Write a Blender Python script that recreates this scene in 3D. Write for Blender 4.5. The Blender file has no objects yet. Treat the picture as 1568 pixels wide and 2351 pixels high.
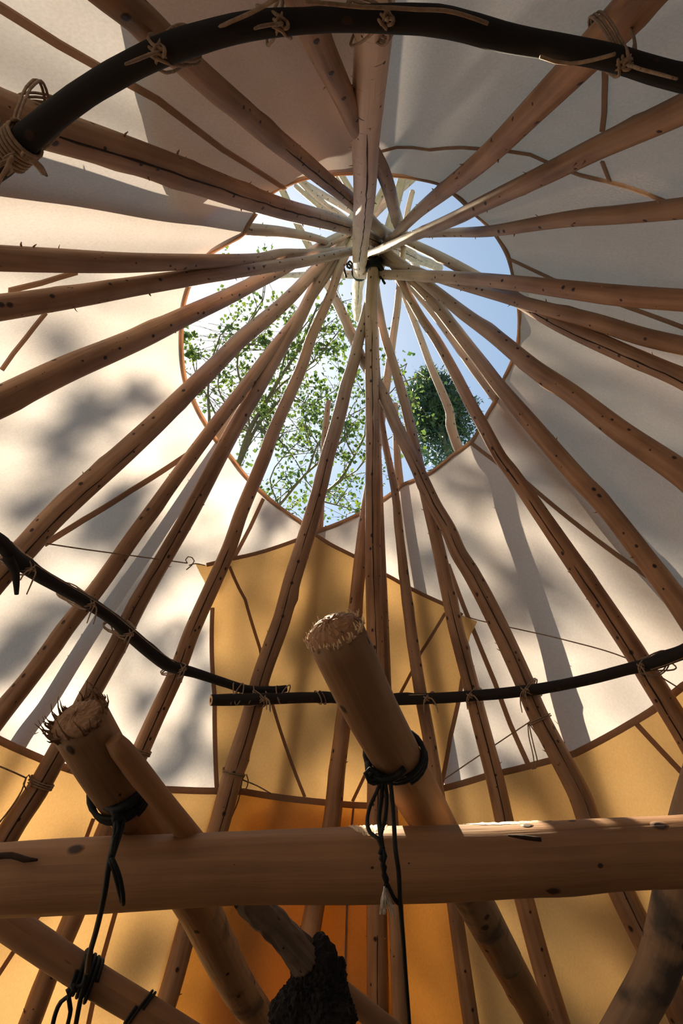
import bpy, math, random
import numpy as np
from mathutils import Vector, Matrix
from mathutils import geometry as mgeo

# ------------------------------------------------------------------ camera, sky, exposure
IW, IH, FPX = 1568.0, 2351.0, 1302.0
S = 3.2                      # metres per unit: height of the pole crossing above the camera
CAM = np.array([0.0, 0.0, 0.9])
PITCH, ROLL = math.radians(47.1), math.radians(-1.2)
_c, _s = math.cos(PITCH), math.sin(PITCH)
FW = np.array([0, _c, _s]); UP0 = np.array([0, -_s, _c]); RT0 = np.array([1.0, 0, 0])
RT = math.cos(ROLL) * RT0 + math.sin(ROLL) * UP0
UP = -math.sin(ROLL) * RT0 + math.cos(ROLL) * UP0

scene = bpy.context.scene
COL = scene.collection
cam_data = bpy.data.cameras.new('camera')
cam_data.sensor_fit = 'VERTICAL'; cam_data.sensor_height = 36.0
cam_data.lens = FPX / IH * 36.0
cam_data.clip_start = 0.02
cam = bpy.data.objects.new('camera', cam_data); COL.objects.link(cam)
M = Matrix(((RT[0], UP[0], -FW[0], CAM[0]), (RT[1], UP[1], -FW[1], CAM[1]),
            (RT[2], UP[2], -FW[2], CAM[2]), (0, 0, 0, 1)))
cam.matrix_world = M
scene.camera = cam

def ray(x, y):
    """viewing direction scaled to unit depth"""
    return FW + RT * ((x - IW / 2) / FPX) - UP * ((y - IH / 2) / FPX)
def at(x, y, d):
    return CAM + ray(x, y) * d
def depth_of(P):
    return float(np.dot(P - CAM, FW))

_sd = ray(470, 740); _sd = _sd / np.linalg.norm(_sd)
SUN_EL = math.asin(_sd[2]); SUN_AZ = math.atan2(_sd[0], _sd[1])
world = bpy.data.worlds.new('sky'); scene.world = world
world.use_nodes = True
wn = world.node_tree.nodes; wn.clear()
sky = wn.new('ShaderNodeTexSky'); sky.sky_type = 'NISHITA'
sky.sun_disc = True; sky.sun_size = math.radians(0.545); sky.sun_intensity = 1.22
sky.sun_elevation = SUN_EL; sky.sun_rotation = SUN_AZ
sky.altitude = 200; sky.air_density = 1.0; sky.dust_density = 0.6; sky.ozone_density = 1.0
bgn = wn.new('ShaderNodeBackground'); bgn.inputs['Strength'].default_value = 0.118
wout = wn.new('ShaderNodeOutputWorld')
wmul = wn.new('ShaderNodeMix'); wmul.data_type = 'RGBA'; wmul.blend_type = 'MULTIPLY'; wmul.inputs[0].default_value = 1.0
wmul.inputs[7].default_value = (1.08, 1.10, 0.95, 1)      # daylight white balance
world.node_tree.links.new(sky.outputs[0], wmul.inputs[6])
world.node_tree.links.new(wmul.outputs[2], bgn.inputs[0])
world.node_tree.links.new(bgn.outputs[0], wout.inputs[0])

scene.view_settings.view_transform = 'Standard'
scene.view_settings.look = 'None'
scene.view_settings.gamma = 1.0
scene.view_settings.use_curve_mapping = False
scene.view_settings.exposure = 0.78
scene.cycles.diffuse_bounces = 5
scene.cycles.max_bounces = 8
scene.cycles.adaptive_threshold = 0.05
scene.cycles.use_denoising = True

rnd = random.Random(7)
nrs = np.random.RandomState(11)

# ------------------------------------------------------------------ materials
MAT = {}
def new_mat(name):
    m = bpy.data.materials.new(name); m.use_nodes = True
    nt = m.node_tree; nt.nodes.clear()
    out = nt.nodes.new('ShaderNodeOutputMaterial')
    MAT[name] = m
    return m, nt, out
def N(nt, typ, **kw):
    n = nt.nodes.new(typ)
    for k, v in kw.items(): setattr(n, k, v)
    return n
def ramp(nt, stops):
    r = N(nt, 'ShaderNodeValToRGB')
    el = r.color_ramp.elements
    while len(el) < len(stops): el.new(0.5)
    for e, (p, c) in zip(el, stops):
        e.position = p; e.color = (*c, 1) if len(c) == 3 else c
    return r
def mixc(nt, fac, a, b, mode='MIX'):
    m = N(nt, 'ShaderNodeMix', data_type='RGBA', blend_type=mode)
    L = nt.links
    for sock, v in ((m.inputs[0], fac), (m.inputs[6], a), (m.inputs[7], b)):
        if hasattr(v, 'links'): L.new(v, sock)
        elif isinstance(v, (int, float)): sock.default_value = v
        else: sock.default_value = (*v, 1)
    return m.outputs[2]
def math_n(nt, op, a, b=None):
    m = N(nt, 'ShaderNodeMath', operation=op)
    for i, v in enumerate((a, b)):
        if v is None: continue
        if hasattr(v, 'links'): nt.links.new(v, m.inputs[i])
        else: m.inputs[i].default_value = v
    return m.outputs[0]

def wood_mat(name, light, dark, knot=(0.035, 0.016, 0.01), knot_scale=15.0, knot_r=0.115, streak=0.5, rough=0.62, patch=None, lentic=False, pale_top=False):
    m, nt, out = new_mat(name)
    L = nt.links
    uv = N(nt, 'ShaderNodeUVMap')
    obi = N(nt, 'ShaderNodeObjectInfo')
    off = N(nt, 'ShaderNodeCombineXYZ')
    L.new(math_n(nt, 'MULTIPLY', obi.outputs['Random'], 37.0), off.inputs[0])
    L.new(math_n(nt, 'MULTIPLY', obi.outputs['Random'], 91.0), off.inputs[1])
    add = N(nt, 'ShaderNodeVectorMath', operation='ADD')
    L.new(uv.outputs[0], add.inputs[0]); L.new(off.outputs[0], add.inputs[1])
    # long grain
    mp = N(nt, 'ShaderNodeMapping'); mp.inputs['Scale'].default_value = (60, 3.0, 1)
    L.new(add.outputs[0], mp.inputs[0])
    g = N(nt, 'ShaderNodeTexNoise'); g.inputs['Scale'].default_value = 1.0; g.inputs['Detail'].default_value = 6
    L.new(mp.outputs[0], g.inputs['Vector'])
    # broad blotches
    b = N(nt, 'ShaderNodeTexNoise'); b.inputs['Scale'].default_value = 5.0; b.inputs['Detail'].default_value = 4
    L.new(add.outputs[0], b.inputs['Vector'])
    r1 = ramp(nt, [(0.3, dark), (0.72, light)])
    fac = math_n(nt, 'ADD', math_n(nt, 'MULTIPLY', g.outputs[0], streak), math_n(nt, 'MULTIPLY', b.outputs[0], 1 - streak))
    L.new(fac, r1.inputs[0])
    col = r1.outputs[0]
    # tone differs a little from pole to pole
    tone = ramp(nt, [(0.0, (0.78, 0.76, 0.76)), (0.5, (1, 1, 1)), (1.0, (1.12, 1.02, 0.92))])
    L.new(obi.outputs['Random'], tone.inputs[0])
    col = mixc(nt, 1.0, col, tone.outputs[0], 'MULTIPLY')
    if pale_top:
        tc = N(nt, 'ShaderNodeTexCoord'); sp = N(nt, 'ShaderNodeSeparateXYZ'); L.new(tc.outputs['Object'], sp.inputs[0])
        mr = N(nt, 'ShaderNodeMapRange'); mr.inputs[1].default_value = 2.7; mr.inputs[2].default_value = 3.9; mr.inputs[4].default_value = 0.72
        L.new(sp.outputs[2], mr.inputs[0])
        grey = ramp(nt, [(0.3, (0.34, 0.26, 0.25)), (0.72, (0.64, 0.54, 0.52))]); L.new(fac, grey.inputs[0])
        col = mixc(nt, mr.outputs[0], col, grey.outputs[0])      # blends to a paler grey with height
    if patch is not None:
        pn = N(nt, 'ShaderNodeTexNoise'); pn.inputs['Scale'].default_value = 9.0; pn.inputs['Detail'].default_value = 7
        L.new(add.outputs[0], pn.inputs['Vector'])
        pr = ramp(nt, [(0.52, (0, 0, 0)), (0.62, (1, 1, 1))]); L.new(pn.outputs[0], pr.inputs[0])
        col = mixc(nt, pr.outputs[0], col, patch)
    if lentic:
        mp2 = N(nt, 'ShaderNodeMapping'); mp2.inputs['Scale'].default_value = (14, 75, 1)
        L.new(add.outputs[0], mp2.inputs[0])
        ln = N(nt, 'ShaderNodeTexNoise'); ln.inputs['Scale'].default_value = 1.6; ln.inputs['Detail'].default_value = 5
        L.new(mp2.outputs[0], ln.inputs['Vector'])
        lr = ramp(nt, [(0.64, (0, 0, 0)), (0.70, (1, 1, 1))]); L.new(ln.outputs[0], lr.inputs[0])
        col = mixc(nt, lr.outputs[0], col, (0.05, 0.035, 0.03))
    # knots
    mk = N(nt, 'ShaderNodeMapping'); mk.inputs['Scale'].default_value = (knot_scale * 1.25, knot_scale * 0.9, 1)
    L.new(add.outputs[0], mk.inputs[0])
    v = N(nt, 'ShaderNodeTexVoronoi', voronoi_dimensions='2D', feature='F1'); v.inputs['Scale'].default_value = 1.0
    L.new(mk.outputs[0], v.inputs['Vector'])
    sep = N(nt, 'ShaderNodeSeparateColor'); L.new(v.outputs['Color'], sep.inputs[0])
    # size of each knot from its cell colour; half the cells have none
    size = math_n(nt, 'MULTIPLY', math_n(nt, 'SUBTRACT', sep.outputs[0], 0.22), knot_r * 1.6)
    kd = math_n(nt, 'DIVIDE', v.outputs['Distance'], math_n(nt, 'MAXIMUM', size, 0.004))
    kr = ramp(nt, [(0.55, (1, 1, 1)), (1.0, (0, 0, 0))]); L.new(kd, kr.inputs[0])
    col = mixc(nt, kr.outputs[0], col, knot)
    p = N(nt, 'ShaderNodeBsdfPrincipled'); p.inputs['Roughness'].default_value = rough
    p.inputs['Specular IOR Level'].default_value = 0.35
    L.new(col, p.inputs['Base Color'])
    bm = N(nt, 'ShaderNodeBump'); bm.inputs['Strength'].default_value = 0.6; bm.inputs['Distance'].default_value = 0.005
    L.new(math_n(nt, 'ADD', g.outputs[0], math_n(nt, 'MULTIPLY', kr.outputs[0], 0.6)), bm.inputs['Height'])
    L.new(bm.outputs[0], p.inputs['Normal'])
    L.new(p.outputs[0], out.inputs[0])
    return m

wood_mat('peeled_pine', (0.45, 0.27, 0.155), (0.14, 0.068, 0.036), pale_top=True)
wood_mat('weathered_birch', (0.66, 0.55, 0.49), (0.45, 0.33, 0.26), knot_r=0.07, lentic=True)
wood_mat('post_wood', (0.35, 0.19, 0.095), (0.15, 0.078, 0.04), knot_scale=12.0)
wood_mat('grey_bark_wood', (0.34, 0.23, 0.15), (0.14, 0.09, 0.06), patch=(0.06, 0.05, 0.045), knot_scale=9)
wood_mat('dark_bark', (0.015, 0.012, 0.012), (0.010, 0.008, 0.008), knot_scale=9, rough=0.92)
wood_mat('rough_bark', (0.26, 0.19, 0.14), (0.03, 0.022, 0.018), knot_scale=25, streak=0.8, patch=(0.03, 0.022, 0.02))
wood_mat('raw_cut', (0.85, 0.66, 0.44), (0.62, 0.42, 0.25), knot_r=0.0001)
wood_mat('tree_bark', (0.20, 0.17, 0.145), (0.09, 0.075, 0.065))

def plain(name, col, rough=0.8, var=0.25, scale=120):
    m, nt, out = new_mat(name)
    p = N(nt, 'ShaderNodeBsdfPrincipled'); p.inputs['Roughness'].default_value = rough
    p.inputs['Specular IOR Level'].default_value = 0.2
    tc = N(nt, 'ShaderNodeTexCoord')
    n = N(nt, 'ShaderNodeTexNoise'); n.inputs['Scale'].default_value = scale
    nt.links.new(tc.outputs['Object'], n.inputs['Vector'])
    r = ramp(nt, [(0.3, tuple(c * (1 - var) for c in col)), (0.7, tuple(min(1, c * (1 + var)) for c in col))])
    nt.links.new(n.outputs[0], r.inputs[0]); nt.links.new(r.outputs[0], p.inputs['Base Color'])
    nt.links.new(p.outputs[0], out.inputs[0])
    return m
plain('twine', (0.25, 0.17, 0.115)); plain('black_cord', (0.010, 0.011, 0.012), 0.6)
plain('crack', (0.03, 0.015, 0.01)); plain('char', (0.012, 0.010, 0.010), 0.75)
plain('white_fluff', (0.6, 0.55, 0.5))

def cloth(name, refl, trans, fac, weave=900.0):
    m, nt, out = new_mat(name); L = nt.links
    tc = N(nt, 'ShaderNodeTexCoord')
    w = N(nt, 'ShaderNodeTexNoise'); w.inputs['Scale'].default_value = 240; w.inputs['Detail'].default_value = 3
    mp = N(nt, 'ShaderNodeMapping'); mp.inputs['Scale'].default_value = (1, 1, 0.25)
    L.new(tc.outputs['Object'], mp.inputs[0]); L.new(mp.outputs[0], w.inputs['Vector'])
    st = N(nt, 'ShaderNodeTexNoise'); st.inputs['Scale'].default_value = 3.5; st.inputs['Detail'].default_value = 6
    L.new(tc.outputs['Object'], st.inputs['Vector'])
    r = ramp(nt, [(0.25, (0.86, 0.86, 0.86)), (0.75, (1.0, 1.0, 1.0))]); L.new(w.outputs[0], r.inputs[0])
    r2 = ramp(nt, [(0.3, (0.93, 0.91, 0.88)), (0.6, (1, 1, 1))]); L.new(st.outputs[0], r2.inputs[0])
    v = mixc(nt, 1.0, r.outputs[0], r2.outputs[0], 'MULTIPLY')
    d = N(nt, 'ShaderNodeBsdfDiffuse'); t = N(nt, 'ShaderNodeBsdfTranslucent'); mx = N(nt, 'ShaderNodeMixShader')
    L.new(mixc(nt, 1.0, refl, v, 'MULTIPLY'), d.inputs['Color'])
    L.new(mixc(nt, 1.0, trans, v, 'MULTIPLY'), t.inputs['Color'])
    bm = N(nt, 'ShaderNodeBump'); bm.inputs['Strength'].default_value = 0.15; bm.inputs['Distance'].default_value = 0.003
    L.new(w.outputs[0], bm.inputs['Height']); L.new(bm.outputs[0], d.inputs['Normal'])
    mx.inputs[0].default_value = fac
    L.new(d.outputs[0], mx.inputs[1]); L.new(t.outputs[0], mx.inputs[2]); L.new(mx.outputs[0], out.inputs[0])
    return m
cloth('canvas', (0.62, 0.39, 0.27), (0.38, 0.35, 0.355), 0.5)
cloth('liner_cloth', (0.46, 0.30, 0.15), (0.95, 0.63, 0.26), 0.6)
cloth('seam_canvas', (0.50, 0.34, 0.25), (0.60, 0.46, 0.36), 0.55)
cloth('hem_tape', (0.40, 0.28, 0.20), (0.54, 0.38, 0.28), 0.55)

def leaf_mat(name, a, b, tr):
    m, nt, out = new_mat(name); L = nt.links
    tc = N(nt, 'ShaderNodeTexCoord')
    n = N(nt, 'ShaderNodeTexNoise'); n.inputs['Scale'].default_value = 2.2; n.inputs['Detail'].default_value = 5
    L.new(tc.outputs['Object'], n.inputs['Vector'])
    r = ramp(nt, [(0.35, a), (0.65, b)]); L.new(n.outputs[0], r.inputs[0])
    d = N(nt, 'ShaderNodeBsdfPrincipled'); d.inputs['Roughness'].default_value = 0.5
    t = N(nt, 'ShaderNodeBsdfTranslucent'); mx = N(nt, 'ShaderNodeMixShader'); mx.inputs[0].default_value = tr
    L.new(r.outputs[0], d.inputs['Base Color'])
    L.new(mixc(nt, 1.0, r.outputs[0], (1.0, 1.0, 0.45), 'MULTIPLY'), t.inputs['Color'])
    L.new(d.outputs[0], mx.inputs[1]); L.new(t.outputs[0], mx.inputs[2]); L.new(mx.outputs[0], out.inputs[0])
leaf_mat('leaf', (0.035, 0.08, 0.05), (0.11, 0.16, 0.055), 0.3)
leaf_mat('needle', (0.018, 0.05, 0.04), (0.05, 0.10, 0.075), 0.1)
plain('earth', (0.075, 0.055, 0.04), 0.95, 0.4, 6); plain('meadow', (0.07, 0.085, 0.035), 0.95, 0.4, 2)

# ------------------------------------------------------------------ object helpers
def mesh_obj(name, verts, faces, mat, parent=None, uv=None, smooth=True):
    me = bpy.data.meshes.new(name)
    me.from_pydata([tuple(map(float, v)) for v in verts], [], faces)
    if uv is not None:
        ul = me.uv_layers.new(name='UVMap')
        ul.data.foreach_set('uv', np.asarray(uv, dtype=np.float32).ravel())
    if smooth: me.polygons.foreach_set('use_smooth', [True] * len(me.polygons))
    me.materials.append(MAT[mat])
    me.update()
    o = bpy.data.objects.new(name, me); COL.objects.link(o)
    if parent is not None: o.parent = parent
    return o
def tag(o, label=None, cat=None, group=None, kind=None):
    if label: o['label'] = label
    if cat: o['category'] = cat
    if group: o['group'] = group
    if kind: o['kind'] = kind
    return o
class Mesh:
    def __init__(s): s.v, s.f, s.uv = [], [], []
    def add(s, v, f, uv=None):
        b = len(s.v); s.v += [tuple(x) for x in v]; s.f += [tuple(i + b for i in q) for q in f]
        if uv is None:
            uv = [(0, 0)] * sum(len(q) for q in f)
        s.uv += list(uv)
    def build(s, name, mat, parent=None, smooth=True):
        return mesh_obj(name, s.v, s.f, mat, parent, s.uv, smooth)

def resample(P, R, ds):
    """smooth curve through the points, with radii"""
    P = np.asarray(P, float); R = np.asarray(R, float)
    n = len(P); OP, OR = [], []
    if n == 2:
        m = max(1, int(np.linalg.norm(P[1] - P[0]) / ds))
        t = np.linspace(0, 1, m + 1)[:, None]
        return P[0] * (1 - t) + P[1] * t, R[0] * (1 - t[:, 0]) + R[1] * t[:, 0]
    for i in range(n - 1):
        p0 = P[i - 1] if i > 0 else 2 * P[0] - P[1]
        p1, p2 = P[i], P[i + 1]
        p3 = P[i + 2] if i + 2 < n else 2 * P[-1] - P[-2]
        l = np.linalg.norm(p2 - p1); m = max(1, int(round(l / ds)))
        # tangents limited so that uneven spacing cannot overshoot
        d1 = (p2 - p0) / (np.linalg.norm(p2 - p0) + 1e-9) * l
        d2 = (p3 - p1) / (np.linalg.norm(p3 - p1) + 1e-9) * l
        for k in range(m):
            t = k / m; h1 = 2*t**3 - 3*t**2 + 1; h2 = t**3 - 2*t**2 + t; h3 = -2*t**3 + 3*t**2; h4 = t**3 - t**2
            OP.append(h1 * p1 + h2 * d1 + h3 * p2 + h4 * d2); OR.append(R[i] * (1 - t) + R[i + 1] * t)
    OP.append(P[-1]); OR.append(R[-1])
    return np.array(OP), np.array(OR)

def frames(P):
    T = np.gradient(P, axis=0); T /= np.linalg.norm(T, axis=1)[:, None] + 1e-12
    a = np.array([0, 0, 1.0]) if abs(T[0][2]) < 0.9 else np.array([1.0, 0, 0])
    u = np.cross(T[0], a); u /= np.linalg.norm(u)
    U = [u]
    for i in range(1, len(P)):
        u = u - T[i] * np.dot(u, T[i]); u /= np.linalg.norm(u) + 1e-12
        U.append(u)
    U = np.array(U); V = np.cross(T, U)
    return T, U, V

def tube(P, R, ds=0.04, sides=14, wob=0.0, rough=0.0, seed=0, closed=False, capdome=0.0, raw=False, bark=0.0):
    """a limb: rings along a smooth curve, radius irregular by `rough`; returns verts, faces, uv and the curve"""
    if not raw: P, R = resample(P, R, ds)
    else: P = np.asarray(P, float); R = np.asarray(R, float)
    rs = np.random.RandomState(seed + 1)
    n = len(P)
    s = np.concatenate([[0], np.cumsum(np.linalg.norm(np.diff(P, axis=0), axis=1))])
    if closed:
        Pw = np.vstack([P[-1:], P, P[:1]]); T, U, V = frames(Pw); T, U, V = T[1:-1], U[1:-1], V[1:-1]
    else: T, U, V = frames(P)
    if wob:
        ph = rs.rand(4) * 6.28; k = np.array([2.3, 5.1])
        P = P + U * (wob * (np.sin(s * k[0] + ph[0]) + .6 * np.sin(s * k[1] + ph[1])))[:, None] + V * (wob * (np.sin(s * k[0] * 1.2 + ph[2]) + .6 * np.sin(s * k[1] * .8 + ph[3])))[:, None]
    th = np.arange(sides) / sides * 2 * math.pi
    Rr = np.repeat(R[:, None], sides, 1)
    if rough:
        # bumps where branches were trimmed, plus slow swelling
        f = np.ones_like(Rr)
        f += rough * 0.5 * np.sin(s[:, None] * 7 + rs.rand() * 6 + 1.3 * np.sin(th[None] + rs.rand() * 6))
        L = s[-1]
        for _ in range(int(L * 5)):
            c, a, h, w = rs.rand() * L, rs.rand() * 6.283, rough * (0.8 + 2.2 * rs.rand()), 0.02 + 0.03 * rs.rand()
            da = np.angle(np.exp(1j * (th - a)))
            f += h * np.exp(-((s - c) / w) ** 2)[:, None] * np.exp(-(da / 0.55) ** 2)[None]
        Rr = Rr * f
    if bark:
        g = np.zeros_like(Rr)
        for _ in range(26):
            ka, ks, p0 = rs.randint(3, 15), rs.uniform(-75, 75), rs.rand() * 6.28
            g += np.abs(np.sin(ka * th[None] + ks * s[:, None] + p0)) - .6
        Rr = Rr * (1 + bark * np.clip(g / 4, -1, 1.2))
    V3 = P[:, None] + (np.cos(th)[None, :, None] * U[:, None] + np.sin(th)[None, :, None] * V[:, None]) * Rr[..., None]
    verts = list(V3.reshape(-1, 3)); faces, uv = [], []
    m = n if closed else n - 1
    circ = 2 * math.pi * float(np.mean(R))
    for i in range(m):
        j = (i + 1) % n
        s0, s1 = s[i], (s[i + 1] if i + 1 < n else s[i] + 0.02)
        for k in range(sides):
            k2 = (k + 1) % sides
            faces.append((i * sides + k, i * sides + k2, j * sides + k2, j * sides + k))
            u0, u1 = k / sides * circ, (k + 1) / sides * circ
            uv += [(u0, s0), (u1, s0), (u1, s1), (u0, s1)]
    if not closed:
        for i, sg in ((0, -1), (n - 1, 1)):
            c = len(verts); verts.append(P[i] + T[i] * sg * capdome * R[i])
            for k in range(sides):
                a, b = i * sides + k, i * sides + (k + 1) % sides
                faces.append((c, b, a) if i == 0 else (c, a, b))
                uv += [(0.011, 0.013), (0.02, 0.013), (0.02, 0.02)]
    return verts, faces, uv, (P, R, T, U, V, s)

# ------------------------------------------------------------------ the tent's cone
CX, CY, OX, OY, TN = 0.065, 0.354, -0.068, -0.028, 0.501
def cone_hit(x, y, dz):
    """where the line of sight meets the cone (raised by dz units); world point"""
    r = ray(x, y); q0 = 1 + dz
    v0 = np.array([-CX - OX * q0, -CY - OY * q0]); v1 = r[:2] + np.array([OX, OY]) * r[2]
    a = v1 @ v1 - TN**2 * r[2]**2; b = 2 * (v0 @ v1 + TN**2 * q0 * r[2]); c = v0 @ v0 - TN**2 * q0**2
    disc = max(0.0, b * b - 4 * a * c)
    roots = sorted([(-b - math.sqrt(disc)) / (2 * a), (-b + math.sqrt(disc)) / (2 * a)])
    for s_ in roots:
        if s_ > 1e-6 and q0 - s_ * r[2] > 0: return CAM + r * s_ * S
    return CAM + r * max(roots) * S
def cone_pt(phi, t, dz):
    """angle, drop below the cone's own tip -> world point"""
    return CAM + S * np.array([CX + (OX + TN * math.cos(phi)) * t, CY + (OY + TN * math.sin(phi)) * t, 1 + dz - t])
def cone_par(P, dz):
    p = (np.asarray(P) - CAM) / S; t = 1 + dz - p[2]
    return math.atan2(p[1] - CY - OY * t, p[0] - CX - OX * t), t
def cone_nrm(phi):
    a = np.array([OX + TN * math.cos(phi), OY + TN * math.sin(phi), -1]); b = np.array([-math.sin(phi), math.cos(phi), 0])
    n = np.cross(b, a); n /= np.linalg.norm(n)
    return n if n[2] > 0 else -n      # outward
def plane_hit(x, y, z):
    r = ray(x, y); return CAM + r * (z * S / r[2])

T_GROUND = lambda dz: 1 + dz + 0.9 / S
DZ_COVER, DZ_FLAP, DZ_PANEL, DZ_LINER, DZ_OUT = 0.050, 0.066, 0.034, 0.026, 0.078

# ground
v, f = [], []
for k in range(48):
    a = k / 48 * 6.2832; v += [(30 * math.cos(a), 1 + 30 * math.sin(a), -0.02)]
v.append((0, 1, -0.02)); f = [(48, k, (k + 1) % 48) for k in range(48)]
tag(mesh_obj('ground', v, f, 'meadow'), 'grassy ground around the tent', None, None, 'structure')
v = [tuple(cone_pt(k / 48 * 6.2832, T_GROUND(DZ_COVER) - 0.003, DZ_COVER)) for k in range(48)]
cc = np.mean(v, axis=0); v.append(tuple(cc)); f = [(48, k, (k + 1) % 48) for k in range(48)]
tag(mesh_obj('floor', v, f, 'earth'), 'bare earth floor inside the tent', None, None, 'structure')

# cover: a cone of canvas, open at the top along the smoke hole's edge
HOLE = [(622,443),(640,432),(705,408),(760,401),(810,398),(880,402),(945,408),(1010,422),(1045,447),(1085,487),(1130,528),(1165,585),(1180,640),
        (1192,710),(1189,790),(1160,865),(1120,950),(1085,1012),(1040,1045),(990,1085),(925,1113),(840,1172),(722,1222),(685,1195),(600,1130),(530,1050),
        (470,970),(443,918),(425,875),(416,800),(418,740),(421,699),(431,663),(457,614),(480,583),(558,540),(589,487),(605,465)]
hp = sorted(cone_par(cone_hit(x, y, DZ_COVER), DZ_COVER) for x, y in HOLE)
hphi = np.array([p for p, _ in hp]); ht = np.array([t for _, t in hp])
hphi = np.concatenate([hphi - 2 * math.pi, hphi, hphi + 2 * math.pi]); ht = np.tile(ht, 3)
def hole_t(phi): return float(np.interp(math.atan2(math.sin(phi), math.cos(phi)), hphi, ht))
def ripple(phi, t):
    """gentle slack of cloth between poles, metres"""
    return (0.006 * math.sin(phi * 17 + 2 * t) + 0.004 * math.sin(phi * 31 + 5 * t + 1)) * min(1.0, 2.2 * max(0, t - 0.2))
NP, NT = 480, 36
v, f = [], []
for i in range(NP):
    phi = i / NP * 2 * math.pi; t0 = hole_t(phi); n = cone_nrm(phi)
    for j in range(NT + 1):
        t = t0 + (T_GROUND(DZ_COVER) - t0) * j / NT
        v.append(cone_pt(phi, t, DZ_COVER) + n * ripple(phi, t))
for i in range(NP):
    k = (i + 1) % NP
    for j in range(NT): f.append((i*(NT+1)+j, k*(NT+1)+j, k*(NT+1)+j+1, i*(NT+1)+j+1))
cover = mesh_obj('wall_canvas', v, f, 'canvas')
tag(cover, 'cream canvas cover of the conical tent, open at the smoke hole', None, None, 'structure')

def strip(pts3, nrms, width, thick):
    """flat tape along points lying on a surface with the given normals"""
    P = np.asarray(pts3); T = np.gradient(P, axis=0); T /= np.linalg.norm(T, axis=1)[:, None] + 1e-12
    v, f = [], []
    for p, t, n in zip(P, T, nrms):
        b = np.cross(t, n); b /= np.linalg.norm(b) + 1e-12
        for sx, sy in ((-1, -1), (1, -1), (1, 1), (-1, 1)): v.append(p + b * sx * width / 2 + n * sy * thick / 2)
    m = len(P)
    for i in range(m - 1):
        for k in range(4):
            f.append((i*4+k, i*4+(k+1) % 4, (i+1)*4+(k+1) % 4, (i+1)*4+k))
    f += [(0, 1, 2, 3), ((m-1)*4+3, (m-1)*4+2, (m-1)*4+1, (m-1)*4)]
    return v, f
def cone_line(pts, dz, step=0.04):
    """polyline of sight points laid on the cone, densified; returns points, normals"""
    Q = [np.array(cone_par(cone_hit(x, y, dz), dz)) for x, y in pts]
    out = []
    for a, b in zip(Q[:-1], Q[1:]):
        d = b[0] - a[0]
        d = math.atan2(math.sin(d), math.cos(d))
        L = np.linalg.norm(cone_pt(a[0], a[1], dz) - cone_pt(b[0], b[1], dz)); m = max(1, int(L / step))
        for k in range(m): out.append((a[0] + d * k / m, a[1] + (b[1] - a[1]) * k / m))
    out.append(tuple(Q[-1]))
    return [cone_pt(p, t, dz) + cone_nrm(p) * ripple(p, t) for p, t in out], [cone_nrm(p) for p, t in out], out
# rolled hem along the smoke hole
hem_p = [(k / 240 * 2 * math.pi) for k in range(241)]
P = [cone_pt(p, hole_t(p), DZ_COVER) for p in hem_p]; nn = [cone_nrm(p) for p in hem_p]
vv, ff = strip(P, nn, 0.020, 0.007); mesh_obj('hem', vv, ff, 'hem_tape', cover, smooth=False)
SEAMS_AND_SHADOW = [([(430,1043),(300,1125),(190,1195),(105,1250)], .020), ([(605,1145),(575,1210),(530,1295),(497,1362)], .016),
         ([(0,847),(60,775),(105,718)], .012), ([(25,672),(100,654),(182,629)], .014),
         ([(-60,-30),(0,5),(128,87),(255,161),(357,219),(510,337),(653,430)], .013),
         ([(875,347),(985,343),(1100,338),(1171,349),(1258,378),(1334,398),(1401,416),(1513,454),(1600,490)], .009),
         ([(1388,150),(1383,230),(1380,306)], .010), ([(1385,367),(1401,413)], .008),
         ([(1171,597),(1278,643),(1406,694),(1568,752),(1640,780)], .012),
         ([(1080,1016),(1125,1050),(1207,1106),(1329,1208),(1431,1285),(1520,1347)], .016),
         ([(1028,1295),(1063,1390),(1089,1453),(1135,1565),(1171,1662),(1217,1764),(1273,1892)], .018)]  # last entry is an outside rope's shadow, laid on as a dark strip
for pts, w in SEAMS_AND_SHADOW:
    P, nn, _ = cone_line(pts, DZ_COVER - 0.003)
    vv, ff = strip(P, nn, w, 0.005); mesh_obj('seam_or_shadow_strip', vv, ff, 'hem_tape' if pts[0][1] > 900 else 'seam_canvas', cover, smooth=False)

def sheet(name, poly, dz, mat, step=0.05, slack=1.0):
    """cloth cut to an outline given as (angle, drop) on the cone"""
    poly = [np.array(p, float) for p in poly]
    ph0 = poly[0][0]
    pl = []
    for i, a in enumerate(poly):
        b = poly[(i + 1) % len(poly)]
        L = math.hypot((b[0]-a[0]) * 0.5, b[1]-a[1]); m = max(1, int(L * S / step))
        for k in range(m): pl.append(a + (b - a) * k / m)
    nb = len(pl)
    A = np.array(pl); lo, hi = A.min(0), A.max(0)
    pts = [Vector((float(p[0]), float(p[1]))) for p in pl]
    nx, ny = int((hi[0]-lo[0]) * 0.5 * S / step) + 1, int((hi[1]-lo[1]) * S / step) + 1
    for i in range(1, nx):
        for j in range(1, ny):
            pts.append(Vector((float(lo[0] + (hi[0]-lo[0]) * i / nx), float(lo[1] + (hi[1]-lo[1]) * j / ny))))
    vs, es, fs, *_ = mgeo.delaunay_2d_cdt(pts, [(i, (i + 1) % nb) for i in range(nb)], [list(range(nb))], 1, 1e-5)
    v = [cone_pt(q.x, q.y, dz) + cone_nrm(q.x) * ripple(q.x, q.y) * slack for q in vs]
    return mesh_obj(name, v, [tuple(q) for q in fs], mat)
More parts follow.
